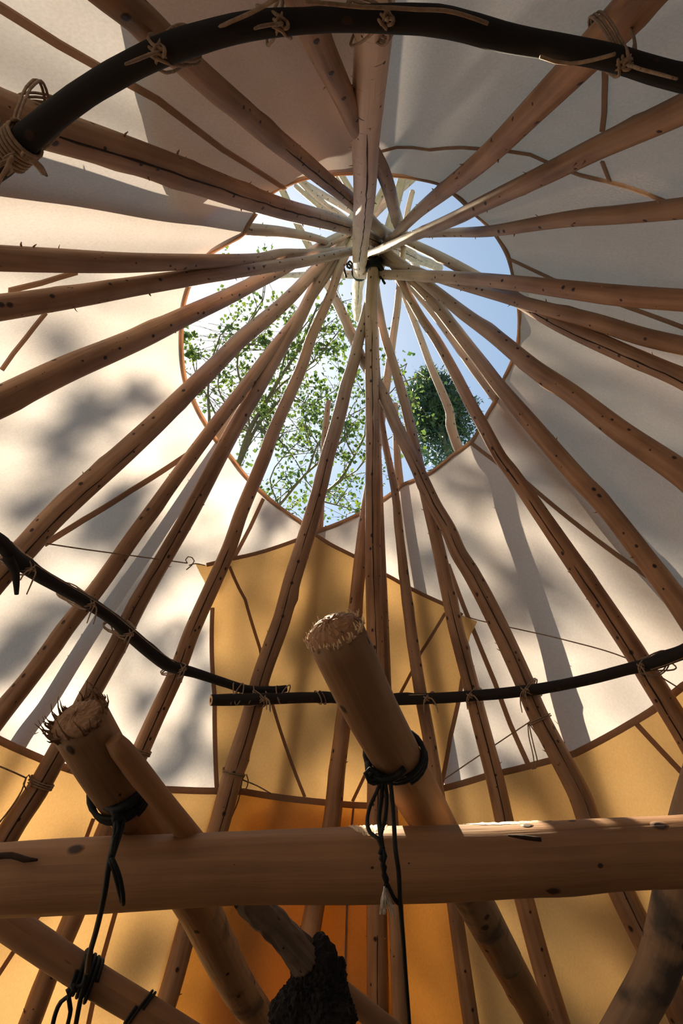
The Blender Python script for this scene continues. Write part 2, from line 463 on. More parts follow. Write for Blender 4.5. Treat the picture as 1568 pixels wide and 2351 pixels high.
def par_list(pts, dz, ref=None):
    out = []
    for x, y in pts:
        p, t = cone_par(cone_hit(x, y, dz), dz)
        r = out[-1][0] if out else (ref if ref is not None else p)
        p = r + math.atan2(math.sin(p - r), math.cos(p - r)); out.append((p, t))
    return out

# amber cloth panel hung behind the poles, tied at two corners; it runs down behind the liner
PANEL = [(447,1294),(475,1297),(520,1285),(690,1236),(722,1226),(830,1285),(905,1330),(1015,1385),(1060,1412),(1096,1427),(1078,1460),(1066,1520),(1055,1600),(1035,1690),(1012,1810)]
pp = par_list(PANEL, DZ_PANEL)
left = par_list([(497,1812),(495,1700),(493,1600),(488,1400),(470,1335)], DZ_PANEL, pp[0][0])
poly = pp + [(pp[-1][0], T_GROUND(DZ_PANEL) - 0.02), (left[0][0], T_GROUND(DZ_PANEL) - 0.02)] + left
panel = sheet('cloth_panel', poly, DZ_PANEL, 'liner_cloth')
tag(panel, 'pointed amber cloth panel tied up behind the poles below the smoke hole', 'cloth')
for pts in (PANEL[1:9], [(488,1395),(493,1600),(497,1812)], [(1066,1520),(1055,1600),(1035,1690),(1012,1810)]):
    P, nn, _ = cone_line(pts, DZ_PANEL - 0.003); vv, ff = strip(P, nn, 0.016, 0.006)
    mesh_obj('hem', vv, ff, 'hem_tape', panel, smooth=False)
for pts in ([(527,1300),(563,1376),(596,1489),(622,1601),(663,1734),(700,1830)], [(1022,1407),(966,1499),(920,1591),(845,1764),(809,1840)]):  # shadows of outside ropes, put on the panel as thin dark strips
    P, nn, _ = cone_line(pts, DZ_PANEL - 0.003); vv, ff = strip(P, nn, 0.012, 0.004)
    mesh_obj('seam_or_shadow_strip', vv, ff, 'hem_tape', panel, smooth=False)

# liner round the foot of the wall
LTOP = [(-160,1600),(0,1700),(100,1745),(190,1775),(360,1812),(497,1815),(560,1818),(650,1832),(745,1842),(840,1850),(880,1846),(960,1825),(1010,1812),
        (1115,1782),(1240,1752),(1320,1730),(1440,1665),(1500,1630),(1568,1575),(1700,1480)]
lt = par_list(LTOP, DZ_LINER)
poly = lt + [(lt[-1][0], T_GROUND(DZ_LINER) - 0.01), (lt[0][0], T_GROUND(DZ_LINER) - 0.01)]
liner = sheet('liner_curtain', poly, DZ_LINER, 'liner_cloth', step=0.06)
tag(liner, 'amber lining curtain hung round the lower tent wall behind the log frame', 'curtain')
P, nn, _ = cone_line(LTOP, DZ_LINER - 0.003); vv, ff = strip(P, nn, 0.022, 0.008); mesh_obj('hem', vv, ff, 'hem_tape', liner, smooth=False)
for pts, w in (([(1459,1662),(1568,1776),(1640,1860)], .016), ([(268,2087),(232,2216),(205,2345),(190,2420)], .014), ([(215,1880),(175,1990),(60,2140),(-20,2260)], .012),
               ([(812,1850),(800,1960),(795,2140),(790,2350)], .008)):
    P, nn, _ = cone_line(pts, DZ_LINER - 0.003); vv, ff = strip(P, nn, w, 0.005)
    mesh_obj('seam_or_shadow_strip', vv, ff, 'hem_tape', liner, smooth=False)

# smoke flap: a second thickness of canvas folded back outside, on the near side of the hole
FLAP = [(285,60),(345,330),(388,465),(455,492),(500,458),(560,472),(605,468),(622,446),(705,410),(810,400),(880,404),(1010,424),(1045,449)][:10] + [(846,402),(850,300),(852,100),(853,-80),(800,-150),(240,-90)]
flap = sheet('smoke_flap', par_list(FLAP, DZ_FLAP), DZ_FLAP, 'canvas')
tag(flap, 'canvas smoke flap folded back over the cover above the smoke hole', 'smoke flap')

# door cover hung outside over the entrance
DOOR = [(560,1850),(640,1838),(745,1846),(840,1854),(905,1850)]
dp = par_list(DOOR, DZ_FLAP); door = sheet('door_cover', dp + [(dp[-1][0] + .03, T_GROUND(DZ_FLAP) - .03), (dp[0][0] - .03, T_GROUND(DZ_FLAP) - .03)], DZ_FLAP, 'liner_cloth')
tag(door, 'reddish brown door cloth outside the canvas behind the centre poles', 'cloth')

# ------------------------------------------------------------------ poles
APEX2 = np.array([850.0, 588.0])
ALL = {}
def pole(key, pts, zb, label, outside=False, mat='peeled_pine', crack=None, dz_in=0.0):
    """a pole from the ground, up along the cone wall, to its tip above the crossing.
    pts: sight points (x, y, width in px) from low to tip; zb: height (units) at which it passes the crossing"""
    pts = [tuple(map(float, p)) for p in pts]
    XY = np.array([p[:2] for p in pts]); Wd = np.array([p[2] for p in pts])
    a = next(i for i in range(len(pts)) if -90 < pts[i][0] < IW + 90 and -90 < pts[i][1] < IH + 130)
    b = int(np.argmin(np.linalg.norm(XY - APEX2, axis=1)))
    dza = DZ_OUT if outside else dz_in
    for attempt in range(14):
        A = cone_hit(*XY[a], dza)
        B = cone_hit(*XY[b], dza) if zb is None else plane_hit(*XY[b], zb)
        D = (B - A) / np.linalg.norm(B - A)
        P, R = [], []
        for (x, y), w in zip(XY[a:], Wd[a:]):
            q = ray(x, y); q0 = q / np.linalg.norm(q)
            # point on the line of sight nearest to the pole's straight axis
            w0 = CAM - A; bq = q0 @ D; den = 1 - bq * bq
            p = CAM + q0 * (bq * (D @ w0) - (q0 @ w0)) / den
            P.append(p); R.append(w / 2 / FPX * depth_of(p))
        P = np.array(P); R = np.array(R)
        # keep it wholly on its own side of the canvas
        gap = []
        for k in range(len(P) - 1):
            for e in (0, .5):
                p = P[k] * (1 - e) + P[k + 1] * e; ph, t = cone_par(p, DZ_COVER)
                if t <= hole_t(ph) + (-.02 if outside else .005) or t > 1.25: continue
                q = (p - CAM) / S; d = (math.hypot(q[0] - CX - OX * t, q[1] - CY - OY * t) - TN * t) * S * .894
                gap.append(d - R[k] * 1.12 if outside else -d - R[k] * 1.12)
        if not gap or min(gap) > (0.004 if outside else 0.028): break
        dza += 0.010 if outside else -0.009
        if zb is not None: zb += 0.006 if outside else -0.002
    # even taper, keeping some of the measured swelling
    sl = (P - A) @ D; cf = np.polyfit(sl, R, 1); R = 0.55 * R + 0.45 * np.clip(np.polyval(cf, sl), 0.008, None)
    # down to the ground
    dn = -(B - A) / np.linalg.norm(B - A)
    foot = P[0] + dn * (P[0][2] / -dn[2])
    Lf = np.linalg.norm(foot - P[0])
    if Lf > 0.05:
        P = np.vstack([foot[None], P]); R = np.concatenate([[R[0] * (1 + 0.05 * Lf)], R])
    seed = sum(ord(c) for c in key) * 7
    vv, ff, uv, cur = tube(P, R, 0.026, 18, wob=0.003, rough=0.055, seed=seed, capdome=0.05)
    m = Mesh(); m.add(vv, ff, uv)
    # trimmed twig stubs
    rs = random.Random(seed); Pc, Rc, T, U, V, s = cur
    for _ in range(int(s[-1] * 8)):
        i = rs.randrange(2, len(Pc) - 2); an = rs.random() * 6.283
        n = U[i] * math.cos(an) + V[i] * math.sin(an); d = n + T[i] * rs.uniform(-0.3, 0.9); d /= np.linalg.norm(d)
        l = rs.uniform(0.003, 0.011); r0 = rs.uniform(0.0012, 0.003)
        b0 = Pc[i] + n * Rc[i] * 0.93
        t_v, t_f, t_uv, _ = tube([b0, b0 + d * l * .6, b0 + d * l * 1.2 + T[i] * l * .3], [r0, r0 * .8, r0 * .3], 0.02, 5)
        m.add(t_v, t_f, [(0.3, 0.3)] * len(t_uv))
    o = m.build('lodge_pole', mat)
    tag(o, label, 'pole', 'poles of the tent frame')
    if crack:
        # a drying crack: a narrow dark furrow on the side that faces inward
        f0, f1, side = crack
        i0, i1 = int(f0 * (len(Pc) - 1)), int(f1 * (len(Pc) - 1))
        cp, cr = [], []
        for i in range(i0, i1 + 1, 2):
            toc = CAM - Pc[i]; toc -= T[i] * (toc @ T[i]); toc /= np.linalg.norm(toc); sd = np.cross(T[i], toc)
            an = side + 0.10 * math.sin(s[i] * 3 + seed) + 0.05 * rs.uniform(-1, 1)
            cp.append(Pc[i] + (toc * math.cos(an) + sd * math.sin(an)) * Rc[i] * 0.985); cr.append(rs.uniform(0.0012, 0.0028) * (1 if 0 < i - i0 and i < i1 - 2 else .3))
        if len(cp) > 3:
            t_v, t_f, t_uv, _ = tube(cp, cr, 0.05, 5, raw=True); mesh_obj('drying_crack', t_v, t_f, 'crack', o, t_uv)
    ALL[key] = dict(obj=o, P=Pc, R=Rc, T=T)
    return o

pole('T1', [(853,-60,100),(850,80,88),(842,300,68),(840,400,57),(834,500,46),(826,600,34),(821,660,25),(820,728,18)], .905, 'thick birch-barked pole overhead, its tip bound with black cord at the crossing', mat='weathered_birch', crack=(.35,.8,-.1))
pole('T2', [(680,-40,82),(698,0,76),(729,82,67),(757,143,60),(796,230,50),(822,296,44),(878,400,30),(905,480,27),(925,535,24),(942,575,21),(957,616,17)], .955, 'slimmer pole overhead slanting behind the thick birch-barked pole')
pole('T3', [(230,-40,84),(340,50,70),(440,148,60),(520,218,55),(610,298,50),(700,370,42),(770,430,36),(810,466,32),(856,515,26),(893,545,24),(930,575,20)], .968, 'pole crossing under the dark hoop at upper left, lit along its lower edge', crack=(.5,.7,.2))
pole('L1', [(-40,240,108),(0,255,102),(112,293,92),(265,342,78),(400,390,70),(560,448,54),(660,482,47),(760,511,37),(810,526,33),(865,552,27),(950,590,22),(1008,615,18)], .95, 'thick pole with one long dark crack, tied to the left end of the near hoop', crack=(.3,.85,.1))
pole('L3', [(-40,592,58),(0,594,56),(140,598,53),(300,602,44),(450,600,34),(530,598,30),(595,594,26),(640,583,22),(691,580,18),(760,575,15),(800,570,13)], .965, 'kinked pole at left, level, just above the sun', crack=(.2,.5,.2))
pole('L4', [(-40,713,62),(0,708,58),(102,693,53),(204,677,49),(306,660,42),(450,638,36),(560,621,29),(640,607,26),(700,597,23),(750,588,21),(800,578,19),(835,570,17),(880,560,14)], .935, 'straight pole at left running past the top of the sun, under the kinked one', crack=(.2,.5,0))
pole('L5', [(-40,940,72),(0,921,68),(153,846,60),(255,802,54),(330,769,50),(430,722,42),(520,682,36),(590,648,30),(650,620,25),(700,590,22),(757,555,22),(800,532,20),(850,505,18)], .985, 'pole at left rising to the lower left rim of the sun')
pole('M5', [(-60,1385,64),(0,1318,62),(63,1254,58),(115,1196,55),(186,1130,52),(275,1050,49),(360,970,46),(430,900,43),(506,826,38),(552,780,36),(620,725,33),(672,677,30),(713,632,26),(750,592,23),(790,552,22),(864,483,24),(941,412,24),(965,390,22)], .975, 'thick pole from the left end of the thin hoop up past the sun', crack=(.1,.5,.3))
pole('M4', [(-50,1710,44),(0,1645,42),(78,1545,40),(160,1432,38),(232,1340,36),(306,1235,35),(368,1150,34),(440,1050,34),(510,955,32),(548,905,30),(595,840,28),(640,780,25),(690,715,20),(735,655,17),(780,595,14),(812,550,12)], .982, 'leftmost of the three close parallel poles at left, tied to the hoop', crack=(.1,.4,-.2))
pole('M3', [(-60,2050,60),(-5,1955,56),(35,1888,52),(82,1820,50),(130,1735,47),(217,1578,44),(270,1483,42),(300,1420,41),(335,1355,39),(388,1264,38),(444,1167,38),(507,1046,37),(550,966,36),(592,892,34),(653,780,31),(676,745,30),(701,700,27),(728,645,24),(755,600,22),(790,540,21),(815,490,20),(845,430,18)], .968, 'pole passing behind the frayed end of the left foreground post, twine wound below', crack=(.2,.6,0))
pole('M2', [(30,2450,50),(72,2345,48),(118,2222,46),(172,2096,45),(245,1905,43),(325,1725,41),(358,1650,40),(408,1540,38),(440,1450,37),(490,1336,36),(526,1254,34),(553,1175,33),(606,1049,33),(622,1004,31),(645,951,29),(667,903,28),(693,843,27),(713,780,24),(740,718,21),(762,669,19),(778,622,18),(808,562,17),(858,480,17),(898,402,17),(912,372,15)], .955, 'pole along the left edge of the amber panel, beside the small tied loop', crack=(.35,.55,.1))
pole('M1', [(340,2440,46),(370,2340,44),(397,2250,44),(440,2085,46),(497,1907,48),(535,1774,49),(574,1655,47),(602,1550,45),(645,1430,44),(672,1330,43),(705,1225,40),(735,1120,37),(752,1049,35),(767,999,33),(784,938,31),(796,887,29),(812,835,26),(824,780,23),(836,735,22),(847,690,22),(860,640,23),(876,590,24),(895,518,23),(925,408,21),(935,370,19)], .945, 'straight pole in front of the amber panel where the two hoop branches overlap', crack=(.3,.65,.1))
pole('F6', [(690,2280,54),(722,2069,46),(756,1905,41),(772,1764,37),(786,1667,36),(812,1450,33),(830,1270,30),(845,1150,26),(862,1060,23),(876,960,20),(887,880,18),(901,770,17),(910,711,16),(915,665,15),(922,610,13),(934,495,13),(947,440,13)], 1.015, 'pole partly hidden behind the upright centre pole, leaning left as it falls')
pole('C1', [(868,2450,54),(867,2250,50),(865,2069,46),(862,1800,43),(860,1600,41),(860,1450,39),(858,1300,37),(857,1150,35),(857,1000,33),(855,900,32),(854,810,31),(853,700,29),(856,640,27),(858,600,26),(859,560,24)], .925, 'upright centre pole with a long crack, black cord bound round its top', crack=(.3,.9,.05))
pole('C3', [(1095,2450,38),(1080,2345,35),(1057,2190,34),(1040,2070,33),(1003,1810,32),(985,1690,31),(967,1590,31),(951,1480,29),(936,1370,27),(918,1230,20),(907,1136,17),(895,1075,15),(881,1004,14),(872,930,13),(866,850,12),(860,750,11),(856,640,10),(853,590,9)], .972, 'thin crooked pole just right of the upright centre pole')
pole('F7', [(1320,2470,50),(1285,2350,47),(1240,2200,45),(1200,2051,44),(1162,1902,43),(1138,1792,42),(1105,1665,40),(1076,1550,38),(1053,1463,37),(1030,1361,34),(1002,1236,29),(975,1130,26),(955,1049,25),(930,938,23),(913,872,22),(898,819,21),(880,755,18),(868,680,16),(861,620,15),(856,570,14)], .99, 'pole along the right edge of the amber panel by its right tie', crack=(.35,.6,0))
pole('C2', [(1560,2310,70),(1480,2160,62),(1430,2060,58),(1353,1890,52),(1330,1825,50),(1283,1733,47),(1232,1635,46),(1196,1550,45),(1130,1410,42),(1080,1315,40),(1052,1270,38),(1029,1216,36),(998,1161,33),(975,1112,32),(953,1062,31),(925,1005,29),(905,962,27),(888,920,25),(868,880,24),(835,830,23),(808,770,23),(785,720,22),(765,680,20),(745,640,19),(705,561,18),(682,518,17),(648,440,17),(622,385,15)], .955, 'long diagonal pole crossing behind the centre pole, twine loop hanging from it', crack=(.25,.6,.1), dz_in=-.05)
pole('F4', [(1640,1800,58),(1568,1678,54),(1488,1550,52),(1455,1495,50),(1378,1380,46),(1300,1265,42),(1245,1183,38),(1175,1080,32),(1151,1049,29),(1109,974,27),(1080,925,25),(1040,850,22),(1000,780,20),(965,728,18),(925,655,16),(905,615,16),(860,535,16),(812,450,16),(783,400,16),(768,372,15)], .978, 'knotty pole tied to the right end of the thin hoop', crack=(.35,.6,-.3))
pole('F2', [(1640,1495,58),(1555,1375,50),(1485,1283,46),(1400,1175,43),(1303,1070,42),(1206,957,37),(1145,885,32),(1112,842,31),(1085,808,29),(1037,748,27),(997,698,25),(947,645,23),(905,605,19),(850,560,16),(790,515,14),(735,474,12),(680,428,11)], .968, 'smooth pole at right, a pale second pole close along its left side')
pole('F1', [(1640,1150,70),(1560,1085,62),(1425,992,52),(1311,906,45),(1225,848,40),(1135,772,32),(1068,721,27),(1010,675,24),(972,645,21),(935,615,18),(905,592,17),(850,550,17),(775,491,18),(743,470,18),(692,419,19),(660,388,18)], .978, 'knotty bent pole at right reaching the frame edge halfway up')
pole('Y', [(1640,912,52),(1560,868,46),(1406,797,42),(1288,740,38),(1210,698,32),(1150,666,28),(1090,634,24),(1020,597,21),(950,562,19),(890,532,18),(807,487,18),(729,441,18),(690,416,16)], .985, 'lower of the two crossed poles at right, cracked on its underside', crack=(.35,.6,-.4))
pole('X', [(1640,812,44),(1568,796,42),(1470,774,42),(1362,742,40),(1250,712,32),(1160,683,24),(1090,662,20),(1020,641,18),(945,617,17),(892,604,16),(830,590,14)], 1.0, 'upper of the two crossed poles at right, darker and partly hidden')
pole('R5', [(1640,692,50),(1568,688,48),(1431,679,47),(1304,666,42),(1176,651,33),(1033,636,27),(947,631,25),(890,631,22),(840,631,19),(787,630,17),(700,632,13),(640,634,11)], .957, 'smooth pole at right running almost level just below the crossing')
pole('R3', [(1640,462,50),(1568,472,46),(1430,490,41),(1309,504,36),(1137,531,25),(1040,535,19),(985,538,16),(930,542,14),(870,548,11)], .975, 'thin rough pole at right with many twig stubs, nearly level')
pole('R2', [(1640,212,74),(1568,250,66),(1382,338,50),(1253,403,45),(1090,477,34),(1060,493,32),(985,526,26),(912,557,21),(847,583,17),(812,597,15)], .932, 'pole from upper right crossing under the tip of the thick birch-barked pole')
pole('R1', [(1500,-45,105),(1450,20,95),(1330,150,74),(1225,258,60),(1130,350,50),(1027,434,38),(965,485,28),(932,515,23),(900,545,19),(868,572,16)], .968, 'knotty pole at upper right, tied to the thick dark hoop')
# poles that stand outside the canvas and show through it
pole('L2', [(-40,410,72),(0,425,66),(190,455,54),(370,493,36),(460,508,30),(560,526,28),(650,534,22),(720,545,18),(750,553,16)], None, 'pole outside the canvas at upper left, its free tip showing through the smoke hole', outside=True)
pole('B', [(-30,1815,42),(30,1722,40),(75,1650,38),(122,1590,37),(188,1484,35),(240,1400,33),(292,1322,31),(335,1258,29),(395,1165,27),(450,1080,25),(500,1005,23),(545,935,22),(590,865,20),(640,785,18),(690,710,16),(740,640,14),(775,590,12)], 1.09, 'pale pole outside the canvas, a soft silhouette between two parallel poles', outside=True)
pole('M0', [(590,2050,40),(645,1800,36),(675,1620,33),(695,1480,30),(715,1330,27),(728,1230,24),(735,1140,20),(742,1060,17),(748,985,14),(756,921,11)], None, 'short outside pole, cut tip beside the branches, silhouette behind the amber panel', outside=True)
pole('C4', [(1080,2100,36),(1010,1700,32),(968,1450,27),(940,1270,22),(922,1136,19),(914,1060,17),(910,990,15),(908,927,12)], None, 'short outside pole with cut tip just right of the centre pole', outside=True)
pole('F5', [(1480,2270,54),(1400,2030,48),(1330,1830,44),(1290,1710,41),(1243,1573,38),(1208,1448,36),(1180,1361,34),(1145,1255,32),(1107,1152,29),(1078,1062,25),(1058,1035,23),(1047,1010,22),(1037,975,21),(1033,945,18),(1015,900,19),(988,840,17),(965,780,15),(937,705,14),(915,650,13),(900,610,12)], 1.08, 'thin knobbed pole in front of the conifer, going on behind the canvas', outside=True)
pole('F3', [(1640,1530,55),(1560,1425,48),(1485,1335,44),(1385,1215,38),(1300,1105,32),(1220,1010,27),(1143,915,24),(1100,862,22),(1062,812,20),(1035,775,19),(990,715,18),(938,652,16),(905,612,14),(850,535,13),(775,405,13)], 1.085, 'pale outside pole right of the conifer, a grey shadow on the canvas lower down', outside=True)
pole('C1b', [(925,2450,38),(918,2300,36),(908,2069,33),(897,1850,30),(888,1650,27),(882,1500,25),(874,1250,20),(868,1000,16),(864,800,13),(860,640,11)], 1.03, 'thin pole hidden behind the upright centre pole, seen beside its foot')

# ------------------------------------------------------------------ hoop of dark branches tied inside the poles
HOOP_DZ = -0.072
def hoop(pts, label, mat='dark_bark', before=(), after=(), seed=3, dz=HOOP_DZ, rough=0.075):
    P, R = [], []
    for x, y, w in pts:
        p = cone_hit(x, y, dz); P.append(p); R.append(w / 2 / FPX * depth_of(p))
    P = list(before) + P + list(after); R = [R[0]] * len(before) + R + [R[-1]] * len(after)
    vv, ff, uv, cur = tube(P, R, 0.016, 22, wob=0.002, rough=rough, seed=seed, capdome=0.1, bark=.022)
    o = mesh_obj('hoop_branch', vv, ff, mat, None, uv); tag(o, label, 'branch', 'dark branches of the lashed hoop')
    return o, cur
def ring_pts(p0, p1, n, dz=HOOP_DZ):
    """continue round the cone between two places already on it"""
    a, b = cone_par(p0, dz), cone_par(p1, dz); d = math.atan2(math.sin(b[0]-a[0]), math.cos(b[0]-a[0]))
    return [cone_pt(a[0] + d * k / (n + 1), a[1] + (b[1]-a[1]) * k / (n + 1), dz) for k in range(1, n + 1)]
lowL, upL = cone_hit(-30, 1222, HOOP_DZ), cone_hit(-40, 402, HOOP_DZ)
lowR, upR = cone_hit(1600, 1475, HOOP_DZ), cone_hit(1620, 196, HOOP_DZ)
mid = ring_pts(upL, lowL, 7); midR = ring_pts(upR, lowR, 9)
near, nearc = hoop([(-40,402,66),(0,372,64),(60,318,62),(130,262,60),(200,212,60),(290,160,60),(370,122,60),(440,98,60),(540,72,54),(640,60,48),(760,52,46),(880,51,52),(1000,56,58),(1090,75,56),(1180,97,52),(1290,117,52),(1400,137,52),(1500,166,54),(1568,184,54),(1620,196,54)],
     'thick dark branch of the hoop curving overhead', before=mid[::-1][3:], after=midR[:5], seed=5)
hl, hlc = hoop([(-30,1222,30),(0,1248,34),(40,1288,36),(90,1322,34),(140,1350,31),(200,1384,29),(262,1425,28),(300,1458,30),(350,1500,30),(388,1527,28),(450,1545,22),(520,1568,20),(570,1583,20),(620,1585,20),(658,1580,15)],
     'thin dark branch of the hoop from the left edge to the overlap', before=mid[::-1][:4][::-1], seed=6, dz=HOOP_DZ - 0.012)
hr_, hrc = hoop([(484,1607,24),(530,1606,26),(620,1604,25),(700,1602,24),(770,1603,25),(900,1608,26),(990,1606,24),(1080,1600,23),(1180,1590,24),(1270,1576,25),(1360,1556,26),(1440,1534,27),(1500,1520,30),(1545,1502,32),(1568,1493,32),(1600,1475,32)],
     'thin dark hoop branch from its pale cut end to the right edge', after=midR[::-1][:5], seed=8, dz=HOOP_DZ - 0.046)
# pale slanted cut at its end, and a broken stub under the left end of the other
P0 = np.array(hrc[0][0]); Td = hrc[2][0]
vv, ff, uv, _ = tube([P0 - Td * 0.001, P0 + Td * 0.003], [hrc[1][0] * 0.96] * 2, 0.01, 14); mesh_obj('cut_face', vv, ff, 'raw_cut', hr_, uv)
stub = [(18,1280,20),(32,1305,16),(37,1330,13),(38,1364,8)]
vv, ff, uv, _ = tube([cone_hit(x, y, HOOP_DZ - 0.022) for x, y, w in stub], [w / 2 / FPX * 1.9 for x, y, w in stub], 0.02, 8, rough=.08)
mesh_obj('broken_stub', vv, ff, 'dark_bark', hl, uv)
stub2 = [(905,1600,16),(935,1597,14),(965,1598,9)]
vv, ff, uv, _ = tube([cone_hit(x, y, HOOP_DZ - 0.052) for x, y, w in stub2], [w / 2 / FPX * 2.2 for x, y, w in stub2], 0.02, 8, rough=.05)
mesh_obj('broken_stub', vv, ff, 'dark_bark', hr_, uv)

# ------------------------------------------------------------------ twine lashings
def near_pt(cur, xy):
    """point of a curve that shows nearest to a sight point"""
    P = np.asarray(cur[0]); d = P - CAM; z = d @ FW
    q = np.stack([IW / 2 + FPX * (d @ RT) / z, IH / 2 - FPX * (d @ UP) / z], -1)
    dist = np.hypot(q[:, 0] - xy[0], q[:, 1] - xy[1]); dist[z < 0.05] = 1e9
    return int(np.argmin(dist))
CR = 0.0021
def lashing(xy, hcur, pkey, label, loops=3, cross=2, tails=2, rad=CR, mat='twine', seed=0):
    i = near_pt(hcur, xy); H, rh, th_ = hcur[0][i], hcur[1][i], hcur[2][i]
    A = ALL[pkey]; j = near_pt((A['P'],), xy); Q, rp, tp = A['P'][j], A['R'][j], A['T'][j]
    n = H - Q; n -= th_ * (n @ th_); n /= np.linalg.norm(n)            # from pole towards hoop, inwards
    tp = tp - n * (tp @ n); tp /= np.linalg.norm(tp); hd = th_ - n * (th_ @ n); hd /= np.linalg.norm(hd)
    rs = random.Random(seed); m = Mesh()
    # n-axis extents relative to H
    top = rh + rad * 1.1; bot = -((H - Q) @ n) - rp - rad * 1.1
    c, h = (top + bot) / 2, (top - bot) / 2
    for k in range(loops + cross):
        sg = 1 if k < loops else -1
        e = hd * 0.7 * sg + tp * 0.72; e = e / np.linalg.norm(e); perp = np.cross(n, e)
        sh = (k - (loops - 1) / 2) * rad * 2.6 if k < loops else (k - loops - (cross - 1) / 2) * rad * 2.6
        pts = []
        for q in range(28):
            a = q / 28 * 6.2832; ca, sa = math.cos(a), math.sin(a)
            wx = (rh * 1.36 * (1 + ca) / 2 + rp * 1.36 * (1 - ca) / 2) + rad
            pts.append(H + n * (c + h * ca) + e * wx * (abs(sa) ** 0.8) * (1 if sa > 0 else -1) + perp * (sh + rs.uniform(-.3, .3) * rad))
        vv, ff, uv, _ = tube(np.array(pts), [rad] * 28, 1, 6, closed=True, raw=True); m.add(vv, ff, uv)
    # knot and loose ends
    K = H + n * top * 0.9 + hd * rh * 0.3
    pts = [K + (n * math.sin(a * 2) * .6 + hd * math.cos(a) + tp * math.sin(a)) * rad * 2.6 for a in np.linspace(0, 11, 26)]
    vv, ff, uv, _ = tube(np.array(pts), [rad * 1.1] * 26, 1, 6, raw=True); m.add(vv, ff, uv)
    for k in range(tails):
        d = hd * rs.uniform(-.8, .8) + n * 0.2; L = rs.uniform(.03, .07)
        pts = [K, K + d * L * .4 + n * .006, K + d * L * .8 + np.array([0, 0, -L * .5]), K + d * L * .9 + np.array([0, 0, -L * 1.1])]
        vv, ff, uv, _ = tube(pts, [rad * .95] * 3 + [rad * .7], 0.008, 6); m.add(vv, ff, uv)
    o = m.build('twine_lashing', mat); tag(o, label, 'lashing', 'twine lashings on the hoop')
for k, (xy, hc, pk, lab) in enumerate([
    ((35, 330), nearc, 'L1', 'thick twine lashing with loose loops at the left end of the near hoop'),
    ((385, 118), nearc, 'T3', 'twine lashing on the near hoop where the upper left pole passes'),
    ((636, 60), nearc, 'T2', 'twine lashing on the near hoop left of the thick birch-barked pole'),
    ((880, 50), nearc, 'T1', 'twine lashing on the near hoop at the thick birch-barked pole'),
    ((1430, 145), nearc, 'R1', 'tangled twine lashing on the near hoop at the upper right pole'),
    ((62, 1303), hlc, 'M5', 'knotted twine lashing at the left end of the thin hoop'),
    ((200, 1386), hlc, 'M4', 'twine lashing on the thin hoop at the first of three parallel poles'),
    ((292, 1455), hlc, 'M3', 'twine lashing on the thin hoop beside the hoop branch kink'),
    ((412, 1533), hlc, 'M2', 'twine lashing on the thin hoop left of the amber panel'),
    ((598, 1595), hrc, 'M1', 'twine lashing with bow knot on the overlap of the hoop branches'),
    ((975, 1606), hrc, 'C3', 'twine lashing on the thin hoop right of the big foreground post'),
    ((1082, 1600), hrc, 'F7', 'twine lashing on the thin hoop at the right edge of the panel'),
    ((1205, 1588), hrc, 'C2', 'twine lashing on the thin hoop at the long diagonal pole'),
    ((1478, 1526), hrc, 'F4', 'twine lashing at the right end of the thin hoop')]):
    lashing(xy, hc, pk, lab, loops=3 if k < 5 else 2, cross=2 if k in (0, 4, 9) else 1, seed=k, tails=3 if k in (0, 4, 9) else 2, rad=0.0021 if k < 5 else 0.0024)

def cordline(name, pts, rad, mat, label, cat='cord', group=None, parent=None, ds=0.015):
    m = Mesh()
    for line in pts:
        vv, ff, uv, _ = tube(line, [rad] * len(line), ds, 6); m.add(vv, ff, uv)
    o = m.build(name, mat, parent)
    if parent is None: tag(o, label, cat, group)
    return o
# windings where the two thin hoop branches overlap
def winding(x, seed):
    i = near_pt(hlc, (x, 1583)); j = near_pt(hrc, (x, 1604)); A, B = hlc[0][i], hrc[0][j]; ra, rb = hlc[1][i], hrc[1][j]
    ax = (A - B); ln = np.linalg.norm(ax); ax /= ln; t = hrc[2][j]; n = np.cross(ax, t); c = (A + ra * ax + B - rb * ax) / 2; h = (ln + ra + rb) / 2 + .002
    pts = []
    for q in range(24):
        a = q / 24 * 6.2832
        pts.append(c + ax * h * math.cos(a) + n * (max(ra, rb) + .002) * math.sin(a) + t * 0.012 * math.sin(a + seed))
    return np.array(pts + pts[:1])
for xs, lab in (((538, 544, 550, 575), 'twine wound round both thin hoop branches at the pale cut end'), ((640, 655), 'twine wound round both thin hoop branches near the broken tip')):
    m = Mesh()
    for k, x in enumerate(xs):
        w = winding(x, k * 1.3); vv, ff, uv, _ = tube(w[:-1], [0.0022] * 24, 1, 6, closed=True, raw=True); m.add(vv, ff, uv)
    tag(m.build('twine_winding', 'twine'), lab, 'twine')
m = Mesh()
for k, x in enumerate((728, 736, 744)):
    j = near_pt(hrc, (x, 1603)); Q, r, t = hrc[0][j], hrc[1][j], hrc[2][j]; u = np.cross(t, [0, 0, 1.0]); u /= np.linalg.norm(u); w = np.cross(t, u)
    pts = [Q + (u * math.cos(a) + w * math.sin(a)) * (r * 1.08 + .002) + t * .012 * math.sin(a) for a in np.linspace(0, 6.2832, 21)[:-1]]
    vv, ff, uv, _ = tube(np.array(pts), [.0022] * 20, 1, 6, closed=True, raw=True); m.add(vv, ff, uv)
tag(m.build('twine_winding', 'twine'), 'twine turns on the thin hoop just left of the big foreground post', 'twine')
